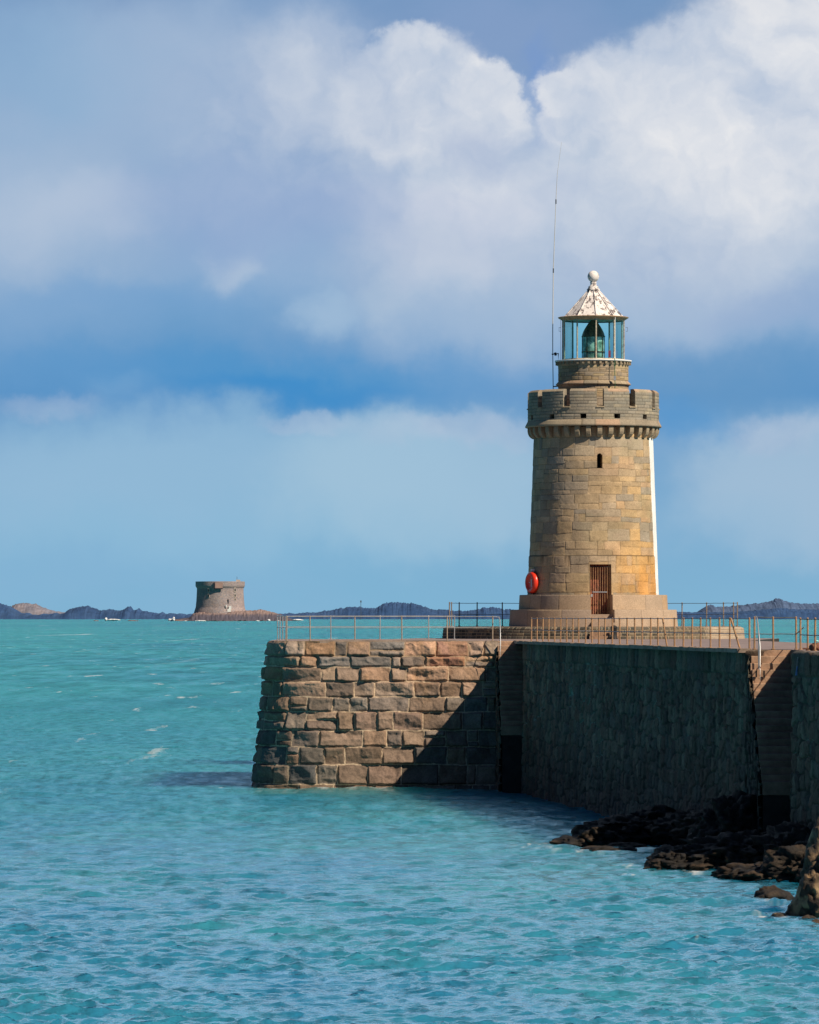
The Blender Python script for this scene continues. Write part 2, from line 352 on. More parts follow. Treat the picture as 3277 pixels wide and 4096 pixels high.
# unseen sky higher up and behind the camera, dimmed to deepen the shade
far_ = nd(nt, 'ShaderNodeMapRange', interpolation_type='SMOOTHSTEP'); setin(far_, From_Min=9.0, From_Max=15.0); L.new(el, far_.inputs['Value'])
c = mix(mth('MULTIPLY', far_.outputs[0], .93), c, vnode('MULTIPLY', mix(.35, skyc, lin(70,112,172)), (.36,.44,.58)))
back = nd(nt, 'ShaderNodeMapRange', interpolation_type='SMOOTHSTEP'); setin(back, From_Min=.90, From_Max=.50); L.new(sx.outputs[1], back.inputs['Value'])
c = mix(back.outputs[0], c, vnode('MULTIPLY', skyc, (.15, .25, .40)))
L.new(c, bg.inputs['Color']); bg.inputs['Strength'].default_value = 1.0

# ------------------------------------------------------------------ sea
def sea():
    rows = []; y = 55.0
    while y < 900: rows.append(y); y += max(.075, .40*y*y/38000)
    while y < 120000: rows.append(y); y *= 1.035
    rows = np.array([-300., -50., 10., 35.]+rows)
    us = [-3.0, -1.8, -1.0, -.6, -.35, -.24, -.18, -.15]; us = np.array(us+list(np.arange(-.13, .1301, .0007))+[-a for a in us[::-1]])
    Y, U = np.meshgrid(rows, us, indexing='ij'); X = U*np.maximum(Y, 60)
    sp = np.maximum(np.maximum(.075, .40*Y*Y/38000), np.abs(.0007*Y)*1.2)
    dens = (np.abs(U) < .125) & (Y > 56)
    r = np.random.RandomState(3); Z = np.zeros_like(X); DX = np.zeros_like(X); DY = np.zeros_like(X); crest = np.zeros_like(X)
    # patchiness of gusts
    gust = .75+.55*fbm(X/9, Y/14, seed=5, octv=3)
    main = math.radians(255)
    for i in range(100):
        lam = .24*(11/.24)**((i+r.rand())/100); th = main+r.normal()*(.60 if lam < 2 else .38); k = 2*math.pi/lam
        amp = .0205*lam*(1.0 if lam < .55 else (.55/lam)**1.0)
        w = np.clip((lam/sp-1.5)/1.6, 0, 1)*dens*amp
        ph = k*(X*math.cos(th)+Y*math.sin(th))+r.rand()*6.28
        cs = np.cos(ph); sn = np.sin(ph)
        Z += w*cs; DX -= .55*w*sn*math.cos(th); DY -= .55*w*sn*math.sin(th); crest += w*k*cs
    Z *= gust
    foam = sst(1.45, 1.95, crest*gust)*sst(.30, .55, fbm(X/1.1, Y/2.0, seed=9)*.5+.5+.12*fbm(X/14, Y/25, seed=10))
    foam *= .8
    # churned water at the feet of the walls and rocks
    def near(x, y): return np.zeros_like(X)
    nA = np.exp(-np.maximum(0, 221.3-Y)/1.3)*sst(-7.6, -6.6, X)*(1-sst(4.2, 5.0, X))*(Y > 215)*(Y < 222.5)
    br = fbm(X/.22, Y/.7, seed=12, octv=5)*.6+.5+.25*fbm(X/1.1, Y/3, seed=13)
    foam = np.maximum(foam, nA*sst(.5, .8, br)*.55)
    xb = 4.75+.0997*(222-Y); dB = xb-X
    foam = np.maximum(foam, np.exp(-np.abs(dB)/.25)*(dB > -.6)*(Y < 221)*(Y > 150)*sst(.5, .8, br)*.5)
    for (cx, cy, rx, ry, a) in ROCKFOAM:
        e_ = np.hypot((X-cx)/rx, (Y-cy)/ry); foam = np.maximum(foam, np.exp(-((e_-1)/.22)**2)*sst(.58, .85, br)*a)
    turb = np.exp(-np.maximum(0, 221.3-Y)/3.5)*sst(-7.5, -5.5, X)*(Y > 205)*(Y < 222.5)
    ln = fbm(X/5, Y/12, seed=21, octv=3)
    V = np.stack([X+DX, Y+DY, Z], -1)
    return npmesh('sea', V.reshape(-1, 3), gridq(len(us), len(rows)), M_sea, attrs={'foam': foam.ravel(), 'turb': turb.ravel()})
def mat_sea():
    m, nt, b = newmat('sea_water'); L = nt.links; nt.nodes.remove(b); out = nt.nodes['Material Output']
    def M(op, a, b_=None, c_=None):
        n = nd(nt, 'ShaderNodeMath', operation=op)
        for i, v in enumerate((a, b_, c_)):
            if v is None: continue
            if isinstance(v, (int, float)): n.inputs[i].default_value = v
            else: L.new(v, n.inputs[i])
        return n.outputs[0]
    tc = nd(nt, 'ShaderNodeTexCoord'); ob = tc.outputs['Object']
    sxyz = nd(nt, 'ShaderNodeSeparateXYZ'); L.new(ob, sxyz.inputs[0])
    def N(scale, det, vs, rough=.55, dist=0):
        n = nd(nt, 'ShaderNodeTexNoise'); setin(n, Scale=scale, Detail=float(det), Roughness=rough, Distortion=dist)
        mp = nd(nt, 'ShaderNodeVectorMath', operation='MULTIPLY'); L.new(ob, mp.inputs[0]); mp.inputs[1].default_value = vs
        L.new(mp.outputs[0], n.inputs['Vector']); return n.outputs['Fac']
    big = N(.02, 4, (1, .25, 1)); mid = N(.16, 4, (1, .35, 1)); hug = N(.004, 4, (1, .06, 1))
    # colour by distance: bluer water near the camera, turquoise further out
    far = nd(nt, 'ShaderNodeMapRange', interpolation_type='SMOOTHSTEP'); setin(far, From_Min=90.0, From_Max=420.0); L.new(sxyz.outputs[1], far.inputs['Value'])
    t = M('ADD', M('MULTIPLY', big, .55), M('MULTIPLY', mid, .45))
    cr = nd(nt, 'ShaderNodeValToRGB'); e = cr.color_ramp
    e.elements[0].position = .36; e.elements[0].color = (.022, .20, .39, 1); e.elements[1].position = .64; e.elements[1].color = (.055, .34, .39, 1)
    L.new(t, cr.inputs[0])
    cr2 = nd(nt, 'ShaderNodeValToRGB'); e = cr2.color_ramp
    e.elements[0].position = .38; e.elements[0].color = (.012, .225, .30, 1); e.elements[1].position = .62; e.elements[1].color = (.038, .38, .38, 1)
    L.new(M('ADD', M('MULTIPLY', big, .5), M('MULTIPLY', hug, .5)), cr2.inputs[0])
    mx = nd(nt, 'ShaderNodeMix', data_type='RGBA'); L.new(far.outputs[0], mx.inputs['Factor']); L.new(cr.outputs[0], mx.inputs['A']); L.new(cr2.outputs[0], mx.inputs['B'])
    at2 = nd(nt, 'ShaderNodeAttribute', attribute_name='turb')
    mt = nd(nt, 'ShaderNodeMix', data_type='RGBA'); L.new(M('MULTIPLY', at2.outputs['Fac'], .55), mt.inputs['Factor']); L.new(mx.outputs['Result'], mt.inputs['A']); mt.inputs['B'].default_value = (.20, .30, .22, 1)
    bh = M('ADD', M('MULTIPLY', N(2.4, 4, (.55, .8, 1), .6), 1.0), M('MULTIPLY', N(.6, 4, (.6, .6, 1), .6), M('MULTIPLY', far.outputs[0], 5.0)))
    bh = M('ADD', bh, M('MULTIPLY', N(7.5, 4, (.5, .7, 1), .6), .32))
    bp = nd(nt, 'ShaderNodeBump'); setin(bp, Strength=.9, Distance=.10); L.new(bh, bp.inputs['Height'])
    # wave groups: glints and troughs of chop too fine for the mesh
    g1 = N(1.7, 7, (.8, .24, 1), .74); g2 = N(.22, 7, (1, .10, 1), .72); gf = nd(nt, 'ShaderNodeMapRange', interpolation_type='SMOOTHSTEP'); setin(gf, From_Min=220.0, From_Max=700.0); L.new(sxyz.outputs[1], gf.inputs['Value'])
    gm = nd(nt, 'ShaderNodeMix', data_type='FLOAT'); L.new(gf.outputs[0], gm.inputs['Factor']); L.new(g1, gm.inputs['A']); L.new(g2, gm.inputs['B'])
    on = nd(nt, 'ShaderNodeMapRange'); setin(on, From_Min=90.0, From_Max=150.0, To_Min=.35, To_Max=1.0); L.new(sxyz.outputs[1], on.inputs['Value'])
    gh = nd(nt, 'ShaderNodeMapRange'); setin(gh, From_Min=.48, From_Max=.68, To_Max=.28); L.new(gm.outputs['Result'], gh.inputs['Value'])
    gd = nd(nt, 'ShaderNodeMapRange'); setin(gd, From_Min=.36, From_Max=.56, To_Min=.52, To_Max=1.0); L.new(gm.outputs['Result'], gd.inputs['Value'])
    dk = nd(nt, 'ShaderNodeVectorMath', operation='SCALE'); L.new(mt.outputs['Result'], dk.inputs[0]); L.new(gd.outputs[0], dk.inputs['Scale'])
    df = nd(nt, 'ShaderNodeSubsurfaceScattering', falloff='BURLEY'); L.new(dk.outputs[0], df.inputs['Color']); df.inputs['Scale'].default_value = 9.0; df.inputs['Radius'].default_value = (.12, .75, 1.0)
    gl = nd(nt, 'ShaderNodeBsdfGlossy'); gl.inputs['Roughness'].default_value = .16; gl.inputs[0].default_value = (.66, .90, 1, 1); L.new(bp.outputs[0], gl.inputs['Normal'])
    fr = nd(nt, 'ShaderNodeFresnel'); fr.inputs[0].default_value = 1.34; L.new(bp.outputs[0], fr.inputs['Normal'])
    k = nd(nt, 'ShaderNodeMapRange', interpolation_type='SMOOTHSTEP'); setin(k, From_Min=85.0, From_Max=210.0, To_Min=1.75, To_Max=.36); L.new(sxyz.outputs[1], k.inputs['Value'])
    s1 = nd(nt, 'ShaderNodeMixShader'); L.new(M('MINIMUM', M('ADD', M('MULTIPLY', fr.outputs[0], k.outputs[0]), M('MULTIPLY', gh.outputs[0], on.outputs[0])), .92), s1.inputs[0]); L.new(df.outputs[0], s1.inputs[1]); L.new(gl.outputs[0], s1.inputs[2])
    # foam: geometry-driven near, wind-blown caps far out
    at = nd(nt, 'ShaderNodeAttribute', attribute_name='foam')
    cap = M('MULTIPLY', N(.30, 5, (1, .10, 1), .62), 1.0); cpm = nd(nt, 'ShaderNodeMapRange'); setin(cpm, From_Min=.63, From_Max=.71); L.new(cap, cpm.inputs['Value'])
    cap2 = N(.055, 6, (1, .035, 1), .66); c2m = nd(nt, 'ShaderNodeMapRange'); setin(c2m, From_Min=.635, From_Max=.70); L.new(cap2, c2m.inputs['Value'])
    ff = nd(nt, 'ShaderNodeMapRange'); setin(ff, From_Min=170.0, From_Max=320.0); L.new(sxyz.outputs[1], ff.inputs['Value'])
    f3 = nd(nt, 'ShaderNodeMapRange'); setin(f3, From_Min=700.0, From_Max=1500.0); L.new(sxyz.outputs[1], f3.inputs['Value'])
    fo = M('MAXIMUM', at.outputs['Fac'], M('MAXIMUM', M('MULTIPLY', M('MULTIPLY', cpm.outputs[0], ff.outputs[0]), .6), M('MULTIPLY', M('MULTIPLY', c2m.outputs[0], f3.outputs[0]), .6)))
    fd = nd(nt, 'ShaderNodeBsdfDiffuse'); fd.inputs[0].default_value = (.72, .76, .78, 1)
    s2 = nd(nt, 'ShaderNodeMixShader'); L.new(M('MINIMUM', fo, .9), s2.inputs[0]); L.new(s1.outputs[0], s2.inputs[1]); L.new(fd.outputs[0], s2.inputs[2])
    L.new(s2.outputs[0], out.inputs['Surface']); return m
M_sea = mat_sea()
ROCKFOAM = [(10.2,127.6,1.2,1.6,1.0), (7.4,151,1.5,2.2,.8), (5.0,165,1.0,2.4,.7), (-8.0,221.6,.35,.5,.9), (6.3,166,2.2,4.5,.5), (8.6,151,2.0,3.6,.8), (10.9,133,1.2,2.2,.8), (11.3,128.3,1.5,2.4,1.0), (8.0,146,1.5,1.6,.9)]
struct(sea(), 'choppy turquoise sea with small whitecaps stretching to the horizon', 'sea')

# ------------------------------------------------------------------ stone pier
pier = thing('stone_pier', 'granite pier with rough block end wall, dark shaded side wall and two flights of steps', 'pier', (0, 222, 0))
def inv(V): 
    V = np.asarray(V, float).copy(); V[..., 0] -= 0; V[..., 1] -= 222; return V
ROWS = [0, .67, 1.16, 1.80, 2.48, 3.14, 3.97, 4.69, 5.48, 6.36, 7.1, 7.9]
XL, YF, RC, XR = -6.30, 222.0, 2.3, 5.1
def pathA(u):
    """u=0 right end of front face; goes left, round the corner, then back; returns x,y,nx,ny"""
    s1 = XR-(XL+RC); s2 = RC*math.pi/2
    x = np.where(u < s1, XR-u, 0.); y = np.where(u < s1, YF, 0.); nx = np.zeros_like(u); ny = -np.ones_like(u)
    a = np.clip((u-s1)/RC, 0, math.pi/2); m = (u >= s1)
    x = np.where(m, XL+RC-RC*np.sin(a), x); y = np.where(m, YF+RC-RC*np.cos(a), y); nx = np.where(m, -np.sin(a), nx); ny = np.where(m, -np.cos(a), ny)
    m2 = u > s1+s2; y = np.where(m2, YF+RC+(u-s1-s2), y)
    return x, y, nx, ny
def front_wall():
    s12 = XR-(XL+RC)+RC*math.pi/2
    us = np.concatenate([np.arange(0, s12+.8, .03), np.arange(s12+.85, s12+17.0, .12)]); vs = np.arange(0, 7.61, .03)
    V, U = np.meshgrid(vs, us, indexing='ij')
    wu = U+.050*fbm(U*1.9, V*1.9, seed=31, octv=4); wv = V+.055*fbm(U*1.2+9, V*1.8, seed=32, octv=4)*sst(0, .3, V)
    cs = Courses(ROWS, 0, s12+18, .55, 1.85, 44, split=.14); iid, d, lu, lv = cs.sample(wu, wv)
    r1 = hsh(iid, 1); r2 = hsh(iid, 2)*2-1; r3 = hsh(iid, 3)*2-1; ox = hsh(iid, 4)*50
    d = d+.014*fbm(U*9, V*9, seed=33, octv=2)
    body = sst(.018, .06, d)
    bul = np.clip(d/.085, 0, 1)**.6
    q1 = U*1.6+ox; q2 = V*1.9-ox; chip = 1-np.abs(vnoise(q1+.5*vnoise(q1*2, q2*2, seed=45), q2, seed=35))*1.5; chip = .65*np.clip(chip, 0, 1)+.35*ridged(U*4.2+ox, V*4.2, seed=37, octv=4)
    plane = np.clip(.35*r2*lu+.5*r3*lv, -.12, .12)
    facet = np.abs(vnoise(U*1.3+ox*3, V*1.5-ox, seed=36))*.10
    h = body*(.015+bul*(.012+.085*(.4+.6*r1)*chip)+plane*bul*.75+facet*.9*bul)+.022*fbm(U*7, V*7, seed=34)*body
    top = V < .67
    h = np.where(top, np.minimum(h, .05+.10*sst(.0, .35, V)+.4*(h-.08)), h)
    h *= sst(-.01, .05, V)*.9+.1
    x, y, nx, ny = pathA(U); off = .098*V+h; 
    P3 = np.stack([x+nx*off, y+ny*off, DECK-V], -1)
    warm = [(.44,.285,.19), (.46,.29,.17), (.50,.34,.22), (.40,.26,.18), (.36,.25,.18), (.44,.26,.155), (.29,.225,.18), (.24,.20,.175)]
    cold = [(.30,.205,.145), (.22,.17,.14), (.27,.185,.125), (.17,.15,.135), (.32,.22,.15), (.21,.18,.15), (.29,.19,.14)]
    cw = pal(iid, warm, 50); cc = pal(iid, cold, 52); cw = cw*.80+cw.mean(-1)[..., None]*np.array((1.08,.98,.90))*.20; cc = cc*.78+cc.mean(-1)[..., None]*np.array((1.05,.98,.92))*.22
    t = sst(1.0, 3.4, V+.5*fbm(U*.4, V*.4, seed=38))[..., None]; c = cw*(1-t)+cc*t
    pk = (V < .67) & (hsh(iid, 60) > .6); c[pk] = c[pk]*.5+np.array((.50,.35,.27))*.5
    rd = (V < 1.5) & (U > 2.4) & (U < 4.2) & (hsh(iid, 61) > .35); c[rd] = c[rd]*.35+np.array((.30,.14,.11))*.65
    st = sst(.1, .5, fbm(U*.9, V*.6, seed=39)+.2*fbm(U*5, V*3, seed=40))[..., None]*sst(4.5, 1.5, V)[..., None]; c = c*(1-.35*st)+np.array((.42,.26,.13))*.35*st
    wet = sst(5.9, 6.5, V+.12*fbm(U*2, V*0, seed=41))[..., None]; c = c*(1-.25*wet)+np.array((.30,.23,.15))*.15*wet
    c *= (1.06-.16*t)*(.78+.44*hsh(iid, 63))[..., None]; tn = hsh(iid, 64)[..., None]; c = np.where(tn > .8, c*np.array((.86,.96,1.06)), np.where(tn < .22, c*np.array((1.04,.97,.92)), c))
    mort = np.where((V > 1.1)[..., None], np.array((.60,.47,.33)), np.array((.42,.31,.2)))*(.75+.5*(fbm(U*4, V*4, seed=42)*.5+.5))[..., None]
    b3 = sst(.008, .030, d)[..., None]; c *= (.74+.42*sst(0, .14, d)*(.35+.75*chip))[..., None]
    c = mort*(1-b3)+c*b3*(1+.25*fbm(U*5, V*5, seed=46))[..., None]
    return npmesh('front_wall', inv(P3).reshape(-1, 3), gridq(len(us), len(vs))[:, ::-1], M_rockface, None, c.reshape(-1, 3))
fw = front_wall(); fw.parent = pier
K = .1078
YB0 = 216.5
def bline(Y): return 5.05+K*(YB0-Y)
def side_wall(name, Y0, Y1, batter, seed, x0=None, dens=.11, nx=-1, flat_end=0):
    n = np.hypot(Y0-Y1, K*(Y0-Y1)); us = np.arange(0, n+dens*.5, dens); vs = np.arange(0, 7.61, .04)
    V, U = np.meshgrid(vs, us, indexing='ij'); Y = Y0-(Y0-Y1)*U/us[-1]; X = (bline(Y) if x0 is None else x0+K*(Y0-Y))
    wu = U+.10*fbm(U*1.5, V*1.5, seed=seed); wv = V+.10*fbm(U*1.2, V*1.6, seed=seed+1)
    iid, d = worley(wu, wv-.05, .75, .52, seed+2)
    cop = Courses([0, .82, 9], 0, n+2, .55, 1.3, seed+3, split=0); ic, dc, lu, lv = cop.sample(wu, wv)
    up = V < .82; iid = np.where(up, ic, iid); d = np.where(up, dc, d)
    r1 = hsh(iid, 5); body = sst(.012, .07, d)
    h = body*(.02+.05*r1+.07*ridged(U*1.2, V*2.6, seed=seed+5))+np.where(up, .07, 0)*sst(0, .05, V)
    off = batter*V+h
    P3 = np.stack([X-off, Y-off*K, DECK-V+.02*fbm(U*.5, V*0, seed=seed+8)*(V < .1)], -1)
    P3 = np.concatenate([P3[:, :1]+np.array((.6, 0, 0)), P3, P3[:, -1:]+np.array((.6, 0, 0))], 1)
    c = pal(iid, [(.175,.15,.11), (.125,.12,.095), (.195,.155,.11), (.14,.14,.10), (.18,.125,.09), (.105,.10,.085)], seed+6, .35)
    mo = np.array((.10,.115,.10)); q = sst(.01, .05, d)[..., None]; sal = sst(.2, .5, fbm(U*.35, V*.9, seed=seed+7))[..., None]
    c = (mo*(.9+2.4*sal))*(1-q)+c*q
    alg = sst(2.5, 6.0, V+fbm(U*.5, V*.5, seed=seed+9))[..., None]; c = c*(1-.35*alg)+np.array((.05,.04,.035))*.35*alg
    top = sst(.05, 0, V)[..., None]; c = c*(1-top)+np.array((.25,.2,.16))*top
    c = np.concatenate([c[:, :1], c, c[:, -1:]], 1)
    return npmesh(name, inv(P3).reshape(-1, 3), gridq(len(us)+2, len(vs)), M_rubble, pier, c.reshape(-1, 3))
YB1 = 161.3
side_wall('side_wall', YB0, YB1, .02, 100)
def wallpatch(name, A, B, seed, bat=(0, 0), stone=(.08,.075,.065), mat=None, ztop=DECK, mk=.6):
    """plain coursed wall from A to B (x,y), facing left of A->B"""
    A = np.array(A, float); B = np.array(B, float); n = np.linalg.norm(B-A); t = (B-A)/n; nn = np.array((t[1], -t[0]))
    us = np.linspace(0, n, max(4, int(n/.08))); vs = np.arange(0, ztop+1.05, .05); V, U = np.meshgrid(vs, us, indexing='ij')
    cs = Courses([0, .6, 1.15, 1.75, 2.3, 2.95, 3.5, 4.1, 4.75, 5.4, 6.1, 7, 8.2], 0, n+2, .6, 1.4, seed); iid, d, lu, lv = cs.sample(U, V+.02*fbm(U*2, V*2, seed=seed))
    h = sst(.01, .05, d)*(.03+.05*hsh(iid, 3)); off = .02*V+h
    P3 = np.stack([A[0]+t[0]*U+nn[0]*off, A[1]+t[1]*U+nn[1]*off, ztop-V], -1)
    c = pal(iid, [stone, tuple(.7*q for q in stone), tuple(1.2*q for q in stone)], seed+1, .3)*(.6+.4*sst(0, .05, d))[..., None]
    return npmesh(name, inv(P3).reshape(-1, 3), gridq(len(us), len(vs)), mat or M_rubble, pier, c.reshape(-1, 3))
XS0, XS1, YC0, YC1 = bline(YB1), 12.32, 154.2, 147.0
wallpatch('recess_wall', (XS1, YB1), (XS1, YC0), 210)
side_wall('side_wall', YC0, YC1, .02, 130, x0=11.92, dens=.08)
wallpatch('end_wall', (11.92+K*7.2, YC1), (34, YC1), 220, stone=(.3,.24,.18))
wallpatch('end_wall', (11.92, YC0), (XS1+.1, YC0), 221)
wallpatch('recess_wall', (5.06, 222), (5.06, YB0), 222)
# steps: solid risers going down towards the water, open on the seaward side
def stairs(xl, xr, y0, n, rise, tread, ztop, widen=0, zlow=-1.0, seed=0):
    mb = MB(); r = random.Random(seed); z = ztop
    mb.box((xl+.01, y0-222-.02, z-.45), (xr(y0)-.01, y0-222+.35, z-.012))
    for i in range(n):
        z -= rise; y1 = y0-(i+1)*tread; ya = y0-i*tread
        a = xl+widen*i*tread+r.uniform(-.025, .025); b = xr(y1)
        mb.box((a, y1-222, z-.42), (b, ya-222+.05, z+r.uniform(-.01, .01)))
    mb2 = MB(); 
    return mb, z, y0-n*tread
def stair_part(name, xl, xr, y0, n, rise, tread, widen, seed):
    mb, zb, ye = stairs(xl, xr, y0, n, rise, tread, DECK, widen, seed=seed)
    o = mb.build(name, M_step, pier)
    bv = o.modifiers.new('bevel', 'BEVEL'); bv.width = .022; bv.segments = 2; bv.limit_method = 'ANGLE'
    # solid block beneath, side face follows the slope
    x0 = xl; side = [(x0+.03, y0-222, DECK-.5), (x0+.03+widen*(y0-ye), ye-222+.03, zb-.2), (x0+.03+widen*(y0-ye), ye-222+.03, -1), (x0+.03, y0-222, -1)]
    xb = xr(ye); sd2 = [(xb-.02, p[1], p[2]) for p in side]
    m2 = MB(); m2.add(side+sd2, [(0,1,2,3), (7,6,5,4), (0,4,5,1), (1,5,6,2), (3,2,6,7), (0,3,7,4)])
    m2.build('stair_base', M_stairbase, pier)
    # rough side face following the slope of the steps
    us = np.arange(0, y0-ye+.01, .05); vs = np.linspace(0, 1, 150); V, U = np.meshgrid(vs, us, indexing='ij')
    zt = DECK-.25-(U/.295).astype(int)*.215; Z = zt+(-1-zt)*V; iid, d = worley(U+.1*fbm(U*2, Z*2), Z, .55, .36, seed+40)
    h = .02+sst(.01, .06, d)*(.05+.10*hsh(iid, 4)); c = pal(iid, [(.10,.09,.07), (.07,.07,.06), (.13,.105,.08)], seed+41, .3)
    P3 = np.stack([x0+.03+widen*U-h, y0-222-U-.0*h, Z], -1); npmesh('stair_side', P3.reshape(-1, 3), gridq(len(us), len(vs)), M_rubble, pier, c.reshape(-1, 3)); return zb, ye
M_stairbase = mat_plain('dark_wet_masonry', (.05,.042,.036), .85, var=.4, scale=1.2, bump=.8, bscale=5)
stair_part('staircase', 3.92, lambda y: 5.05, 221.95, 17, .215, .295, 0.015, 1)
stair_part('staircase', XS0-.02, lambda y: XS1+.02, YB1+.02, 19, .215, .295, 0.0, 2)
# deck
def poly(name, pts, z, mat, parent=None, off=(0, 222)):
    me = bpy.data.meshes.new(name); me.from_pydata([(x-off[0], y-off[1], z) for x, y in pts], [], [tuple(range(len(pts)))]); me.update()
    if me.polygons[0].normal.z < 0: me.flip_normals()
    return link(name, me, mat, parent)
arc = [(XL+RC-RC*math.sin(a), YF+RC-RC*math.cos(a)) for a in np.linspace(0, math.pi/2, 14)]
LX, LY = 9.12, 248.0
barc = [(LX+9.2*math.cos(a), LY+9.2*math.sin(a)) for a in np.linspace(-.35, math.pi-.3, 24)]
deckp = arc[::-1]+[(5.06, 222.0), (5.06, YB0), (XS0, YB1), (XS1, YB1), (XS1, YC0), (11.92, YC0), (11.92+K*7.2, YC1), (34, YC1), (34, 160), (17.6, 178), (16.4, 200), (15.4, 226)]+barc+[(-1, 241.2), (XL, 241.2)]
poly('deck', deckp, DECK, M_deck, pier)
# kerb stones along the harbour edge
def kerb(pts, w=.42, h=.012):
    mb = MB(); r = random.Random(5)
    for (ax, ay), (bx, by) in zip(pts[:-1], pts[1:]):
        A = Vector((ax, ay-222, 0)); B = Vector((bx, by-222, 0)); n = (B-A).length; t = (B-A)/n; q = Vector((-t.y, t.x, 0)); s = 0
        while s < n-.05:
            e_ = min(n, s+r.uniform(.8, 1.5)); zz = DECK+h+r.uniform(0, .025); p = [A+t*(s+.01), A+t*(e_-.01)]
            vs = [p[0]-q*.03, p[1]-q*.03, p[1]+q*w, p[0]+q*w]; vs = [(v.x, v.y, DECK-.10) for v in vs]+[(v.x, v.y, zz) for v in vs]
            mb.add(vs, [(0,3,2,1),(4,5,6,7),(0,1,5,4),(1,2,6,5),(2,3,7,6),(3,0,4,7)]); s = e_
    return mb.build('kerb', M_kerb, pier)
M_kerb = mat_plain('kerb_granite', (.36,.27,.21), .85, var=.35, scale=1.1, bump=.5, bscale=10)
kerb([(XS0, YB1), (5.05, YB0), (5.06, 222)]); kerb([(5.0, 222.0), (XL+RC, 222.0)][::1] if False else [(XL+RC, 222.02), (3.9, 222.02)])
# two low walls hold the deck up on the seaward side (seen from a step aside)
def plainwall(name, pts, ztop):
    mb = MB(); 
    for (ax, ay), (bx, by) in zip(pts[:-1], pts[1:]): mb.add([(ax, ay-222, -1), (bx, by-222, -1), (bx, by-222, ztop), (ax, ay-222, ztop)], [(0,1,2,3)])
    return mb.build(name, M_stairbase, pier)
plainwall('seaward_wall', [(34, YC1), (34, 160), (17.6, 178), (16.4, 200), (15.4, 226)]+barc+[(-1, 241.2), (XL, 241.2)], DECK)

# ------------------------------------------------------------------ round platform below the lighthouse
plat = thing('round_platform', 'low round platform of dark brick with pale stone edge around the lighthouse', 'platform', (LX, LY, DECK))
PR = 7.42; PZ = 7.18-DECK
def brick_ring():
    us = np.arange(-math.pi/2-.2, math.pi/2+.2, .03/PR); vs = np.arange(0, .605, .015); V, U = np.meshgrid(vs, us, indexing='ij'); s = U*PR
    cs = Courses([0, .155, .30, .45, .75], -13, 13, .16, .42, 71, split=0); iid, d, lu, lv = cs.sample(s+.01*fbm(s*5, V*5), V+.01*fbm(s*3, V*3, seed=4))
    q = sst(.006, .022, d); h = q*.025
    R = PR+.10*V+h-.16*sst(.10, 0, V)
    P3 = np.stack([R*np.sin(U), -R*np.cos(U), PZ-V], -1)
    c = pal(iid, [(.085,.08,.068), (.13,.115,.09), (.055,.06,.055), (.19,.15,.10), (.10,.10,.085)], 72, .3)
    rt = sst(5.6, 6.6, s)[..., None]; ltn = sst(.5, 5, s)[..., None]; c = c*(1-.4*ltn)+np.array((.27,.21,.14))*.4*ltn
    mo = np.array((.40,.33,.23)); c = mo*(1-q[..., None])+c*q[..., None]
    c = c*(1-rt)+np.array((.52,.42,.31))*(.85+.15*fbm(s*2, V*2, seed=6))[..., None]*rt
    t = sst(.03, .0, V)[..., None]; c = c*(1-t)+np.array((.36,.28,.2))*t
    return npmesh('brick_wall', P3.reshape(-1, 3), gridq(len(us), len(vs))[:, ::-1], M_ashlar, plat, c.reshape(-1, 3))
brick_ring()
mb = MB(); mb.lathe([(PR+.05, -0.02), (PR+.05, PZ-.02), (PR-.1, PZ-.012)], n=40, a0=math.pi/2+.2, a1=3*math.pi/2-.2); mb.build('brick_wall', M_stairbase, plat)
mb = MB(); mb.lathe([(PR-.13, PZ-.004), (0.01, PZ)], n=72); mb.build('paving', M_deck, plat)
# short flight up to the platform, in front of the door
mb = MB()
for i in range(3): mb.box((-.35-.12*i, -PR-.02-.30*(2-i)-.3, -.0), (.95, -PR+.12, .19*(3-i)-.19*0 if False else .14+.15*(i)))
mb = MB()
mb.box((-.48, -PR-.62, .004), (.98, -PR-.32, .16)); mb.box((-.44, -PR-.32, .004), (.94, -PR-.1, .34))
mb.build('step', M_step, plat)

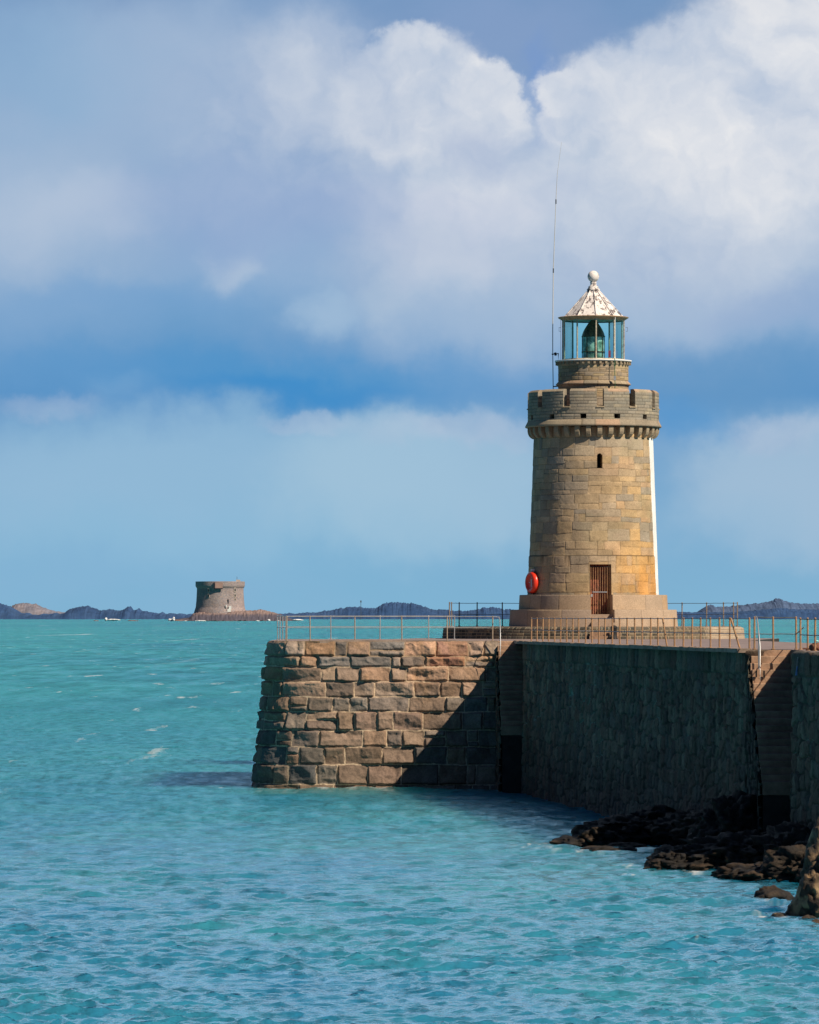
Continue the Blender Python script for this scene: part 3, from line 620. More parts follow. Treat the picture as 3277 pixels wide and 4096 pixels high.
# ------------------------------------------------------------------ lighthouse
lh = thing('lighthouse', 'round stone lighthouse with battlemented gallery, glass lantern and white roof', 'lighthouse', (LX, LY, 7.18))
Z0 = 7.18
def zz(py): return wz(py, LY)-Z0
DA = math.asin(19/262)         # azimuth of the doorway
def polar(R, a, z): return np.stack([R*np.sin(a), -R*np.cos(a), z], -1)
def shell(name, us, vs, keep, outer, inner, mat, cols, parent=lh, incol=(.16,.13,.11), closed=True, smooth=True):
    """wall of real thickness on an (angle, height) grid; keep says which cells are solid"""
    nu, nv = len(us), len(vs); V, U = np.meshgrid(vs, us, indexing='ij')
    A = outer(U, V).reshape(-1, 3); B = inner(U, V).reshape(-1, 3); N = nu*nv
    i = np.arange(nu-1)[None, :]; j = np.arange(nv-1)[:, None]; a = j*nu+i
    q = np.stack([a, a+1, a+1+nu, a+nu], -1); Q = [q[keep], (q[keep]+N)[:, ::-1]]
    kp = np.pad(keep, 1)
    if closed: kp[1:-1, 0] = keep[:, -1]; kp[1:-1, -1] = keep[:, 0]
    c = kp[1:-1, 1:-1]
    def side(m, p, r):
        e = np.stack([p, r, r+N, p+N], -1)[m]; Q.append(e)
    side(c & ~kp[1:-1, :-2], a+nu, a); side(c & ~kp[1:-1, 2:], a+1, a+1+nu)
    side(c & ~kp[:-2, 1:-1], a, a+1); side(c & ~kp[2:, 1:-1], a+1+nu, a+nu)
    C = np.concatenate([cols.reshape(-1, 3), np.tile(incol, (N, 1))*1.0])
    Qa = np.concatenate([x.reshape(-1, 4) for x in Q])
    # duplicate rim vertices so that edges stay crisp: split sides
    nf = len(Q[0])+len(Q[1]); sd = Qa[nf:]
    Vv = np.concatenate([A, B]); nv2 = Vv[sd.ravel()]; nc = C[sd.ravel()].copy()
    oc = nc.reshape(-1, 4, 3); oc[:, 2:] = oc[:, :2][:, ::-1]*.75; nc = oc.reshape(-1, 3)
    sdq = np.arange(len(nv2)).reshape(-1, 4)+len(Vv)
    return npmesh(name, np.concatenate([Vv, nv2]), np.concatenate([Qa[:nf], sdq]), mat, parent, np.concatenate([C, nc]), smooth=smooth)
def angs(step, extra=()):
    a = list(np.arange(-1.75, 1.75, step))+list(np.arange(1.75, 2*math.pi-1.75, .05))
    a = [x for x in a if all(abs(x-e_) > step*.6 for e_ in extra)]+list(extra); return np.array(sorted(a)+[2*math.pi-1.75])
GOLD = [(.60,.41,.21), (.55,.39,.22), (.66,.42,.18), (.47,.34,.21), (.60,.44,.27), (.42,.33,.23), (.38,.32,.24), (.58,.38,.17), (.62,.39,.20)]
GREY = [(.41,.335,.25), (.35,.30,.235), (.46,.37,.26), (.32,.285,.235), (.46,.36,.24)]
ZP2 = zz(2380); ZS1 = zz(1754)+.5; dz0 = zz(2465); dz1 = zz(2260); hw = .54
wz0, wz1, wa, whw = zz(1880), zz(1821), math.asin(17/248), .135
def Rs(z): return 3.24+(2.955-3.24)*(z-ZP2)/(zz(1757)-ZP2)
def shaft():
    us = angs(.03/3.1, (DA-hw/3.22, DA+hw/3.22, wa-whw/3.0, wa+whw/3.0)); vs = sorted(list(np.arange(ZP2, ZS1+.01, .03))+[dz1, wz0]); vs = np.array(vs)
    V, U = np.meshgrid(vs, us, indexing='ij'); s = U*3.1; D = ZS1-V
    rows = [0, .52+.5]; r = random.Random(12)
    while rows[-1] < ZS1-ZP2+1: rows.append(rows[-1]+r.choice([.26, .34, .42, .52]))
    # an actual string line sits at the top of the lowest storey
    sl_ = ZS1-zz(2225); k = int(np.argmin([abs(q-sl_) for q in rows])); rows[k] = sl_
    rows = [0, .52]
    while rows[-1] < ZS1-ZP2+1: rows.append(rows[-1]+r.choice([.62, .74, .86, .95]))
    k = int(np.argmin([abs(q-sl_) for q in rows])); rows[k] = sl_
    cs = Courses(rows, -6, 15, .85, 2.1, 81, split=0); wu = s+.06*fbm(s*1.3, V*1.3, seed=3); wv = D+.055*fbm(s*.9, V*.9, seed=4)*sst(.05, .2, np.abs(V-zz(2225)))
    iid, d, lu, lv = cs.sample(wu, wv)
    # each large cell holds two to four unequal blocks
    hv = np.interp(wv, rows, np.arange(len(rows))); kk = np.clip(hv.astype(int), 0, len(rows)-2); ra = np.array(rows); hh = ra[kk+1]-ra[kk]; cellw = 2*(np.abs(lu)+np.where(d < 9, 0, 0))
    one = (wv < .52); cutv = (hsh(iid, 31)-.5)*.32*hh; lowr = lv > cutv; d = np.where(one, d, np.minimum(d, np.abs(lv-cutv))); iid = np.where(one, iid, iid*2+lowr)
    cutu = (hsh(iid, 32)-.5)*.7; sp = (hsh(iid, 33) < .72) & ~one; rt = lu > cutu; d = np.where(sp, np.minimum(d, np.abs(lu-cutu)), d); iid = np.where(sp, iid*3+rt, iid*3)
    d = d+.008*fbm(s*9, V*9, seed=7, octv=2)
    j = sst(.002, .020, d); base = V < zz(2225)
    h = -.012*(1-j)+np.where(base, .03, 0)+.012*fbm(s*3, V*3, seed=8)*j+.02*(hsh(iid, 9)-.5)*j
    white = (U > np.radians(69.8-4.2*(V-ZP2)/(ZS1-ZP2))) & (U < math.radians(200))
    big = hsh(iid, 83)
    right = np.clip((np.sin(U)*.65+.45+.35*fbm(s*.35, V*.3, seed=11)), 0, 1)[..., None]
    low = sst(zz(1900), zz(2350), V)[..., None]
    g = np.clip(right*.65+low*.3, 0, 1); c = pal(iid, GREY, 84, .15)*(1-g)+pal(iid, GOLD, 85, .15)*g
    stn = (sst(-.12, .38, fbm(s*.8, V*.25, seed=13)+.15*fbm(s*4, V*1.5, seed=14))*sst(.2, 1.2, np.sin(U)*1.6)*sst(zz(2150), zz(2340), V))[..., None]
    c = c*(1-.75*stn)+np.array((.66,.32,.08))*.75*stn
    lich = (sst(.15, .5, fbm(s*.55, V*.8, seed=15)))[..., None]; c = c*(1-.25*lich)+np.array((.30,.28,.17))*.25*lich
    c = c*(.56+.44*j)[..., None]*(1+.22*fbm(s*2.2, V*2.2, seed=18))[..., None]
    ln_ = np.exp(-((V-zz(2225)-.015*fbm(s*3, V*0, seed=16))/.03)**2)[..., None]; c = c*(1-.75*ln_)
    drip = (sst(zz(2225), zz(2225)-.02, V)*sst(zz(2275), zz(2228), V)*sst(.25, .5, fbm(s*6, V*.6, seed=17)))[..., None]; c = c*(1-.5*drip)
    wm = white[..., None]; c = np.where(wm, np.array((.93,.93,.91)), c); h = np.where(white, .006, h)
    edge = sst(.03, 0, np.abs(U-math.radians(68))*3.1)*0
    keep = np.ones((len(vs)-1, len(us)-1), bool); um = (us[1:]+us[:-1])/2; vm = (vs[1:]+vs[:-1])/2; VM, UM = np.meshgrid(vm, um, indexing='ij')
    keep &= ~((np.abs(UM-DA)*3.22 < hw) & (VM < dz1))
    dx = (UM-wa)*3.0; keep &= ~((np.abs(dx) < whw) & (VM > wz0) & (VM < wz1-whw)) & ~((dx**2+(VM-(wz1-whw))**2 < whw**2))
    HH = {'h': h}
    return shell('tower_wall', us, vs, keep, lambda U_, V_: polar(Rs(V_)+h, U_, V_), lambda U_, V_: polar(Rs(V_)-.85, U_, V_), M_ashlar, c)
shaft()
mb = MB(); mb.lathe([(2.25, ZP2), (2.05, ZS1)], n=40); mb.build('dark_backing', M_darkhole, lh)  # near-black backing stands for the unlit inside behind the openings
# stepped plinth with a gap for the doorway
def ring(name, r0, r1, z0_, z1_, halfgap, nblk, seed):
    g = math.asin(halfgap/r0); us = angs(.006, (DA-g, DA+g)); vs = np.array([z0_]+list(np.linspace(z0_+.02, z1_-.02, 14))+[z1_]); V, U = np.meshgrid(vs, us, indexing='ij')
    um = (us[1:]+us[:-1])/2; keep = np.ones((len(vs)-1, len(us)-1), bool); keep[:, np.abs(um-DA) < g] = False
    s = U*r0; cs = Courses([-1, 0, z1_-z0_, 9], -6, 20, 1.35, 2.2, seed, split=0); iid, d, lu, lv = cs.sample(s, np.clip(V-z0_, .15, z1_-z0_-.15)); d = d-.0
    du = np.minimum(np.abs(d), 1); j = sst(.004, .02, du)
    c = pal(iid, [(.40,.31,.235), (.45,.345,.25), (.37,.295,.235), (.47,.35,.24)], seed+1, .1)*(.55+.45*j)[..., None]
    st = (sst(.1, .5, fbm(s*.9, V*.8, seed=seed+3))*sst(.1, .9, np.sin(U)))[..., None]; c = c*(1-.45*st)+np.array((.55,.33,.15))*.45*st
    t = sst(z1_-.03, z1_, V)[..., None]; c = c*(1-.35*t)
    e_ = .03*((V >= z1_-.001)|(V <= z0_+.001)); R = lambda V_: r0+(r1-r0)*(V_-z0_)/(z1_-z0_)
    return shell(name, us, vs, keep, lambda U_, V_: polar(R(V_)-.015*(1-j)-(V_ >= z1_-.001)*.02+.008*fbm(s*2, V_*2, seed=seed+4), U_, V_), lambda U_, V_: polar(2.42+0*V_, U_, V_), M_ashlar, c, smooth=True)
ring('lower_plinth', 4.19, 4.13, 0, zz(2439), .60, 10, 91)
ring('upper_plinth', 3.70, 3.66, zz(2439)+.002, ZP2-.001, .56, 10, 95)
# doorway: threshold steps, door leaf, iron gate
def radial(o, ang=DA): o.rotation_euler = (0, 0, ang); return o
mb = MB(); mb.box((-.58, -4.30, .004), (.58, -3.2, .20)); mb.box((-.575, -4.0, .2), (.575, -3.1, .40)); mb.box((-.57, -3.75, .40), (.57, -2.6, .60)); mb.box((-.555, -3.45, .6), (.555, -2.4, dz0-.02))
radial(mb.build('doorstep', M_plinth, lh))
door = radial(MB().box((-.54, -2.60, dz0-.02), (.54, -2.50, dz1+.02)).build('door', M_door, lh))
for i in range(5): MB().box((-.53+.212*i, -2.63, dz0+.05), (-.53+.212*i+.19, -2.60, dz1-.08)).build('board', M_door, door)
gate = thing('iron_gate', '', ''); del gate['label'], gate['category']; gate.parent = lh; gate.rotation_euler = (0, 0, DA); gate.name = 'gate'
MBg = MB()
for i in range(9): 
    x = -.46+.115*i; MB().tube([(x, -3.08, dz0+.02), (x, -3.08, dz1-.12)], .014, 6).build('bar', M_rust, gate)
MB().box((-.53, -3.095, dz0+.0), (.53, -3.06, dz0+.05)).build('gate_rail', M_black, gate); MB().box((-.53, -3.095, dz1-.14), (.53, -3.06, dz1-.10)).build('gate_rail', M_black, gate)
MB().box((-.38, -3.13, dz0+1.16), (.34, -3.10, dz0+1.21)).build('cross_bar', M_galv, gate)
MB().box((-.46, -3.13, dz0+.95), (-.38, -3.10, dz0+1.08)).build('lock', M_galv, gate)
# corbels
ZC = zz(1757); ZCT = zz(1712)
def corbel(a):
    w0, w1 = .125, .145; prof = [(2.93, 0), (3.02, .015), (3.12, .07), (3.20, .16), (3.25, .27), (3.27, .40), (3.27, ZCT-ZC), (2.9, ZCT-ZC)]
    mb = MB(); n = len(prof); vs = [(-w0*.95, -r, z) for r, z in prof]+[(w0*.95, -r, z) for r, z in prof]
    mb.add(vs, [tuple(range(n))[::-1], tuple(range(n, 2*n))]+[(i, (i+1) % n, n+(i+1) % n, n+i) for i in range(n)]); return mb
c0 = corbel(0).build('corbel', M_corb if 'M_corb' in globals() else mat_plain('corbel_stone', (.40,.325,.225), .85, var=.25, scale=2.5, bump=.5, bscale=18), lh)
M_corb = c0.data.materials[0]; bv = c0.modifiers.new('b', 'BEVEL'); bv.width = .02; bv.segments = 2
c0.location = (0, 0, ZC); c0.rotation_euler = (0, 0, math.radians(3.5))
for k in range(1, 36):
    o = c0.copy(); COL.objects.link(o); o.parent = lh; o.rotation_euler = (0, 0, math.radians(3.5+10*k))
# cornice of sloping slabs
def lathe_v(name, prof, joints, seed, cols, n=260, mat=M_ashlar, cap=True, jd=.012):
    us = np.linspace(0, 2*math.pi, n+1)-1.75; pr = []
    for (r0, z0_), (r1, z1_) in zip(prof[:-1], prof[1:]):
        m = max(2, int(math.hypot(r1-r0, z1_-z0_)/.06)); pr += [(r0+(r1-r0)*t/m, z0_+(z1_-z0_)*t/m) for t in range(m)]
    pr.append(prof[-1]); R = np.array([p[0] for p in pr]); Z = np.array([p[1] for p in pr])
    Zg, U = np.meshgrid(Z, us, indexing='ij'); Rg = np.repeat(R[:, None], len(us), 1)
    cs = Courses([-9, 9], -2*4, 26, joints[0], joints[1], seed, split=0); iid, d, lu, lv = cs.sample(U*R.max(), Zg*0); j = sst(.005, .022, d)
    c = pal(iid, cols, seed+1, .14)*(.5+.5*j)[..., None]*(.93+.12*fbm(U*R.max()*2, Zg*4, seed=seed+2))[..., None]
    return npmesh(name, polar(Rg-jd*(1-j), U, Zg).reshape(-1, 3), gridq(len(us), len(pr)), mat, lh, c.reshape(-1, 3), smooth=False)
WARM = [(.42,.34,.24), (.46,.35,.25), (.38,.32,.24), (.50,.35,.24), (.40,.33,.23)]
lathe_v('cornice', [(2.9, ZCT+.001), (3.36, ZCT+.001), (3.39, ZCT+.05), (3.26, zz(1687)), (3.0, zz(1687)+.01)], (.9, 1.3), 111, WARM)
mb = MB(); mb.lathe([(3.0, zz(1650)), (1.7, zz(1650)+.02)], n=48); mb.build('gallery_floor', M_deck, lh)
# battlemented parapet
ZPt = zz(1565); ZPb = zz(1687)+.003; ZCr = zz(1636)
def parapet():
    cr = [math.radians(4+30*k) for k in range(12)]; ho = [math.radians(-10.9+30*k) for k in range(12)]; cw = math.radians(3.1); hwd = .155/3.26
    wrap = lambda a: (a+1.75) % (2*math.pi)-1.75
    ex = [wrap(c_+s_*cw) for c_ in cr for s_ in (-1, 1)]+[wrap(h_+s_*hwd) for h_ in ho for s_ in (-1, 1)]
    us = angs(.012, tuple(ex)); zh0, zh1 = zz(1683), zz(1665); ZK = ZPt-.15
    vs = np.array(sorted(set([ZPb, ZCr, zh0, zh1, ZPt, ZK]+[round(v, 3) for v in np.arange(ZPb+.02, ZPt-.01, .022) if min(abs(v-q) for q in (ZCr, zh0, zh1, ZK)) > .008])))
    V, U = np.meshgrid(vs, us, indexing='ij'); s = U*3.26; rows = [0, .15]; 
    while rows[-1] < 1.6: rows.append(rows[-1]+.155)
    cs = Courses(rows, -6, 16, .32, .72, 121, split=0); iid, d, lu, lv = cs.sample(s, ZPt-V); j = sst(.004, .020, d)
    c = pal(iid, [(.34,.30,.24), (.38,.33,.255), (.30,.275,.225), (.42,.36,.26), (.36,.31,.24)], 122, .14)*(.52+.48*j)[..., None]
    cp = (V > ZK-.001)[..., None]; c = np.where(cp, pal((iid*0+np.floor(s/.6)).astype(int), WARM, 124, .1)*.95, c)
    stn = sst(.1, .5, fbm(s*.7, V*1.5, seed=125))[..., None]; c = c*(1-.3*stn)+np.array((.25,.24,.20))*.3*stn
    um = (us[1:]+us[:-1])/2; vm = (vs[1:]+vs[:-1])/2; VM, UM = np.meshgrid(vm, um, indexing='ij'); keep = np.ones(VM.shape, bool)
    for c_ in cr: keep &= ~((np.abs(UM-wrap(c_)) < cw) & (VM > ZCr))
    for h_ in ho: keep &= ~((np.abs(UM-wrap(h_)) < hwd) & (VM > zh0) & (VM < zh1))
    def outer(U_, V_):
        R = 3.255-.016*(1-j)+np.where(V_ > ZK, .035-.16*(V_-ZK)/.15, 0); return polar(R, U_, V_)
    return shell('parapet', us, vs, keep, outer, lambda U_, V_: polar(2.88+0*V_, U_, V_), M_ashlar, c, smooth=False)
parapet()
# sill slabs in the embrasures
sill = MB(); 
for k in range(12):
    a = math.radians(4+30*k); w_ = .20; ca, sa = math.cos(a), math.sin(a)
    P_ = lambda x, r, z: (r*sa+x*ca, -r*ca+x*sa, z)
    vs = [P_(-w_, 3.30, ZCr-.05), P_(w_, 3.30, ZCr-.05), P_(w_, 2.86, ZCr-.05), P_(-w_, 2.86, ZCr-.05), P_(-w_, 3.30, ZCr+.0), P_(w_, 3.30, ZCr+.0), P_(w_, 2.86, ZCr+.07), P_(-w_, 2.86, ZCr+.07)]
    if k == 0: first = True
    MB().add(vs, [(0,3,2,1),(4,5,6,7),(0,1,5,4),(1,2,6,5),(2,3,7,6),(3,0,4,7)]).build('sill', M_corb, lh)
# drum under the lantern
def drum():
    us = np.linspace(0, 2*math.pi, 300)-1.75; vs = np.arange(zz(1650), zz(1456)+.02, .025); V, U = np.meshgrid(vs, us, indexing='ij'); s = U*1.75; D = zz(1456)-V
    cs = Courses([0, .28, .46, .66, .86, 1.1, 1.3, 1.5, 1.8, 2.1, 2.4], -4, 10, .28, .6, 131, split=.25); iid, d, lu, lv = cs.sample(s+.015*fbm(s*3, V*3), D+.01*fbm(s*3, V*3, seed=2)); j = sst(.004, .022, d)
    c = pal(iid, [(.38,.30,.21), (.44,.34,.23), (.34,.28,.21), (.46,.36,.22), (.40,.30,.18)], 132, .15)*(.55+.45*j)[..., None]
    return npmesh('drum', polar(1.745-.014*(1-j)+.01*(hsh(iid, 3)-.5), U, V).reshape(-1, 3), gridq(len(us), len(vs)), M_ashlar, lh, c.reshape(-1, 3))
drum()
lathe_v('string_course', [(1.74, zz(1552)), (1.78, zz(1543)), (1.86, zz(1541)), (1.86, zz(1538)), (1.74, zz(1527))], (.5, .8), 141, WARM)
lathe_v('drum_cornice', [(1.73, zz(1468)), (1.80, zz(1458)), (1.80, zz(1452)), (1.88, zz(1449))], (.6, .9), 151, WARM)
dn = MB().box((-.055, -1.875, zz(1461)), (.055, -1.76, zz(1450))).build('dentil', M_corb, lh)
for k in range(1, 40):
    o = dn.copy(); COL.objects.link(o); o.parent = lh; o.rotation_euler = (0, 0, 2*math.pi*k/40)
mb = MB(); mb.lathe([(1.6, zz(1449.5)), (1.90, zz(1449)), (1.91, zz(1443)), (1.5, zz(1441.8))], n=72); mb.build('lantern_sill', M_white, lh, True)
# lantern: ten glazed sides
NS = 10; RL = 1.545; A0 = math.radians(3.2); ZG0, ZG1 = zz(1441.8), zz(1281)
def lp(k, r=RL, z=0): a = A0+2*math.pi*k/NS; return (r*math.sin(a), -r*math.cos(a), z)
for k in range(NS):
    p, q = lp(k), lp(k+1)
    MB().add([(p[0], p[1], ZG0), (q[0], q[1], ZG0), (q[0], q[1], ZG1), (p[0], p[1], ZG1)], [(0,1,2,3)]).build('window_pane', M_pane, lh)
    a = A0+2*math.pi*k/NS
    o = MB().box((-.028, -RL-.04, ZG0), (.028, -RL+.02, ZG1)).build('glazing_bar', M_cream, lh); o.rotation_euler = (0, 0, a)
MB().lathe([(RL+.05, ZG0), (RL+.05, ZG0+.05), (RL-.06, ZG0+.06)], n=NS, ofs=A0).build('glazing_ring', M_cream, lh); mb = MB().lathe([(RL-.06, ZG1-.05), (RL+.05, ZG1-.04), (RL+.05, ZG1+.02)], n=NS, ofs=A0); mb.build('glazing_ring', M_cream, lh)
o = MB().tube([(1.03, -1.36, zz(1275)), (1.03, -1.36, ZG0)], .018, 6).build('downpipe', M_white, lh)
roof = MB().lathe([(0.22, zz(1158)), (.30, zz(1166)), (1.50, zz(1272)), (1.56, zz(1274))], n=NS, ofs=A0).build('roof', M_roof, lh)
rv = MB()
for k in range(NS): MB().tube([lp(k, .27, zz(1160)), lp(k, 1.54, zz(1271))], .022, 5).build('roof_rib', M_roof, roof)
MB().lathe([(1.5, zz(1285)), (1.74, zz(1273)), (1.76, zz(1270)), (1.72, zz(1268.5)), (1.5, zz(1270))], n=NS*3, ofs=A0).build('eaves', M_eave, roof)
MB().lathe([(.0, zz(1281)), (1.55, zz(1281)-.001)], n=NS).build('lantern_ceiling', M_cream, lh)
MB().lathe([(.30, zz(1162)), (.33, zz(1157)), (.24, zz(1152)), (.26, zz(1147)), (.17, zz(1142)), (.14, zz(1135)), (.17, zz(1129)), (.15, zz(1127))], n=20).build('finial_neck', M_roof, roof, True)
bz = zz(1105.6); bl = [(.288*math.sin(t), bz-.288*math.cos(t)) for t in np.linspace(.1, math.pi-.02, 18)]
MB().lathe(bl, n=28).build('ball_finial', M_roof, roof, True)
# handhold rings on the lantern sides
for sx_ in (-1, 1): MB().tube([(sx_*1.62, 0, zz(1325)), (sx_*1.70, 0, zz(1325)), (sx_*1.70, 0, zz(1310)), (sx_*1.6, 0, zz(1310))], .012, 5).build('handhold', M_darkrail, lh)
MB().tube([(-1.62, -.1, ZG0), (-1.62, -.1, ZG1)], .008, 4).build('cable', M_darkrail, lh)
# optic inside
optic = thing('optic', '', ''); del optic['label'], optic['category']; optic.parent = lh
zl0, zl1 = ZG0, zz(1346)
pr = []; z = zl0+.05
while z < zl1-.03:
    t = (z-zl0)/(zl1-zl0); step = .05 if t < .33 else .035; pr += [(.50+.03*(t > .3), z), (.545, z+step*.5)]; z += step
MB().lathe(pr, n=24).build('lens', M_lens, optic, True)
for k in range(8): MB().box((-.018, -.575, zl0), (.018, -.54, zl1)).build('lens_frame', M_brass, optic).rotation_euler = (0, 0, math.radians(8+45*k))
for zq in (zl0+.02, zl0+.42, zl1): MB().lathe([(.5, zq-.025), (.59, zq-.02), (.59, zq+.02), (.5, zq+.025)], n=32).build('lens_ring', M_brass, optic, True)
th_ = zz(1283)-zl1
MB().lathe([(.57*(1-.80*t**1.45), zl1+.02+th_*1.04*t) for t in np.linspace(0, 1, 12)], n=24).build('lens_cap', M_brass, optic, True)
MB().lathe([(.38, zl0-.05), (.38, zl0+.05)], n=20).build('pedestal', M_black, optic)
MB().box((.78, .9, zz(1425)), (.90, .92, zz(1398))).build('pink_reflection', M_pink, lh)  # solid strip stands for a small pink reflection in the lantern
mb = MB().tube([(.99, -1.80, zz(1440)), (.99, -1.82, zz(1500)), (1.0, -1.80, zz(1532)), (1.0, -1.92, zz(1540)), (1.0, -1.80, zz(1560))], .02, 6); mb.build('green_cable', M_green, lh)
MB().box((.94, -1.86, zz(1528)), (1.05, -1.76, zz(1511))).build('junction_box', M_galv, lh)

# whip aerial
ax = wx(2214, LY)-LX
ant = thing('whip_aerial', 'tall thin grey whip aerial rising beside the lighthouse lantern', 'aerial', (LX, LY, 7.18))
MB().tube([(ax, 0, zz(1600)), (ax-.03, 0, zz(1407)), (ax-.03, 0, zz(1300))], .022, 6).build('mast', M_darkrail, ant)
MB().tube([(ax-.03, 0, zz(1310)), (ax+.0, 0, zz(1080)), (ax+.13, 0, zz(800)), (ax+.2, 0, zz(690))], [.026, .024, .016, .013], 6).build('rod', M_whip, ant)
MB().tube([(ax+.2, 0, zz(692)), (ax+.41, 0, zz(568))], [.010, .006], 5).build('rod_tip', M_whip, ant)
for y_ in (1082, 806): MB().tube([(ax+(.0 if y_ > 1000 else .13), 0, zz(y_+9)), (ax+(.0 if y_ > 1000 else .13), 0, zz(y_-9))], .034, 6).build('joint', M_darkrail, ant)
MB().tube([(ax-.08, 0, zz(1417)), (ax+.25, 0, zz(1414)), (ax+.25, 0, zz(1443))], .035, 6).tube([(ax+.05, 0, zz(1417)), (ax+.16, 0, zz(1415))], .08, 8).build('bracket', M_black, ant)
MB().tube([(ax, 0, zz(1546)), (ax+.28, 0, zz(1545))], .03, 6).build('stay', M_black, ant)

# lifebuoy in its round orange case
al = math.radians(-66); lbz = zz(2331)
lb = thing('lifebuoy', 'orange lifebuoy in round case hung on the shaded left side of the lighthouse', 'lifebuoy', (LX+3.2*math.sin(al), LY-3.2*math.cos(al), 7.18+lbz))
lb.rotation_euler = (0, 0, al); lb.scale = (1.08, 1.08, 1.04)
def ylathe(prof, n=40, zs=1.0):
    mb = MB(); vs = []; fs = []
    for r, y in prof:
        for k in range(n): a = 2*math.pi*k/n; vs.append((r*math.cos(a), -y, r*math.sin(a)*zs))
    for i in range(len(prof)-1):
        for k in range(n): fs.append((i*n+k, i*n+(k+1) % n, (i+1)*n+(k+1) % n, (i+1)*n+k))
    return mb.add(vs, fs)
ylathe([(.30, .0), (.46, .02), (.52, .08), (.535, .16), (.50, .25), (.43, .30), (.36, .29), (.31, .24), (.27, .22), (.001, .22)]).build('case', M_orange, lb, True)
M_letters = mat_plain('white_lettering', (.75,.75,.78), .5, var=.05)
MB().box((-.05+.12, -.245, -.20), (.16, -.225, .16)).build('reflective_strip', M_letters, lb)
MB().box((-.14, -.243, -.02), (-.09, -.225, .03)).build('latch', M_letters, lb)
MB().box((-.14, -.16, .52), (.02, -.03, .64)).build('light_unit', M_white, lb)
MB().box((-.06, -.08, -.62), (.06, -.0, -.48)).build('bracket', M_black, lb)

# ------------------------------------------------------------------ railings
def railing(name, label, posts, tops, mids, mat_p, mat_r, r=.032, rr=.022, group=None, leans=(), extra=None):
    """posts: (x,y,z0,z1); tops/mids: lists of point runs"""
    t = thing(name, label, 'railing', (posts[0][0], posts[0][1], posts[0][2]), group); o0 = posts[0][:3]
    sub = lambda p: (p[0]-o0[0], p[1]-o0[1], p[2]-o0[2])
    base = {}
    for i, p in enumerate(posts):
        hgt = round(p[3]-p[2], 2); key = hgt
        if key not in base:
            base[key] = MB().tube([(0, 0, 0), (0, 0, hgt)], r, 8).lathe([(.0, hgt+r*1.4), (r*.9, hgt+r*.9), (r*1.15, hgt), (r*.9, hgt-r)], n=8).lathe([(r*2.2, 0), (r*2.2, .03), (r, .035)], n=8).build('post', mat_p, t); o = base[key]
        else: o = base[key].copy(); COL.objects.link(o); o.parent = t
        o.location = sub(p[:3]); o.rotation_euler = (rnd.uniform(-.012, .012), rnd.uniform(-.012, .012), rnd.random()*6)
    for a, b in leans: MB().tube([sub(a), sub(b)], r, 8).build('strut', mat_p, t)
    def sag(run):
        out = []
        for a, b in zip(run[:-1], run[1:]):
            n = 4
            for i in range(n): f = i/n; out.append(tuple(a[k]+(b[k]-a[k])*f+(rnd.uniform(-.006, .006) if k == 2 else 0) for k in range(3)))
        return out+[run[-1]]
    for run in tops: MB().tube([sub(p) for p in sag(run)], rr, 6).build('top_rail', mat_r, t)
    for run in mids: MB().tube([sub(p) for p in sag(run)], rr, 6).build('middle_rail', mat_r, t)
    return t
H = 1.08
# front of the pier head
YFR = 222.22; fx = [wx(p, YFR) for p in (1147, 1241, 1420, 1608, 1789, 1971)]
railing('safety_railing', 'railing along the front edge of the pier head above the rough block wall', [(x, YFR, DECK, DECK+H) for x in fx],
        [[(x, YFR, DECK+H) for x in fx]+[(fx[-1]+.27, YFR, DECK+H-.02), (fx[-1]+.34, YFR-.1, DECK+H-.2)]], [[(x, YFR, DECK+.58) for x in fx]], M_postg if 'M_postg' in globals() else mat_plain('worn_tan_post', (.46,.36,.27), .6, metal=.2, var=.25, scale=6), M_galv, r=.027, rr=.017)
YBR = 240.3; bx = [-5.95]+[wx(p, YBR) for p in (1324, 1520, 1715, 1818)]
pts = [(-5.95, 225.5), (-5.95, 229.5), (-5.95, 234.5)]
allp = pts+[(x, YBR) for x in bx]
railing('safety_railing', 'galvanised railing round the far left side and back of the pier head', [(x, y, DECK, DECK+H+.03) for x, y in allp],
        [[(x, y, DECK+H+.03) for x, y in [(fx[0], YFR)]+allp]], [[(x, y, DECK+.60) for x, y in [(fx[0], YFR)]+allp]], M_galv, M_galv, r=.026, rr=.018)
# harbour side
pxs = [1950+.4928*u for u in (357,403,450,498,546,594,645,693,742,798,850,905,957,1015,1075,1135,1198,1258,1325,1385,1520,1592,1662)]+[2803, 2843, 2879, 2920, 2999]
def onB(px, o=.14): Y = F*(5.05+o+K*YB0)/((px-CX)+K*F); return (5.05+o+K*(YB0-Y), Y)
PB = [onB(p) for p in pxs]
def leanp(p0, p1): a = onB(p0); b = onB(p1); return ((b[0]-(p1-p0)/F*b[1], b[1]+.02, DECK+H-.06), (b[0], b[1], DECK))
HB = 1.0
railing('safety_railing', 'long railing of rusty tan posts and bluish pipes above the dark side wall', [(x, y, DECK, DECK+HB) for x, y in PB],
        [[(x, y, DECK+HB) for x, y in PB]], [[(x, y, DECK+.50) for x, y in PB]], M_rust, M_bluerail, r=.031, rr=.017, leans=[leanp(2651, 2669), leanp(2924, 2961)])
YS = YB1+.15; sx3 = [wx(p, YS) for p in (3019, 3094, 3186)]; pr_ = [(x, YS) for x in sx3]
railing('safety_railing', 'railing of three tan posts with dark pipes at the head of the right steps', [(x, y, DECK, DECK+1.03) for x, y in pr_],
        [[(x, y, DECK+1.03+(.03 if i == 0 else 0)) for i, (x, y) in enumerate(pr_)]], [[(x, y, DECK+.5) for x, y in pr_]+[(sx3[-1]+.12, YS-1.5, DECK+.72)]], M_rust, M_darkrail, r=.031, rr=.017)
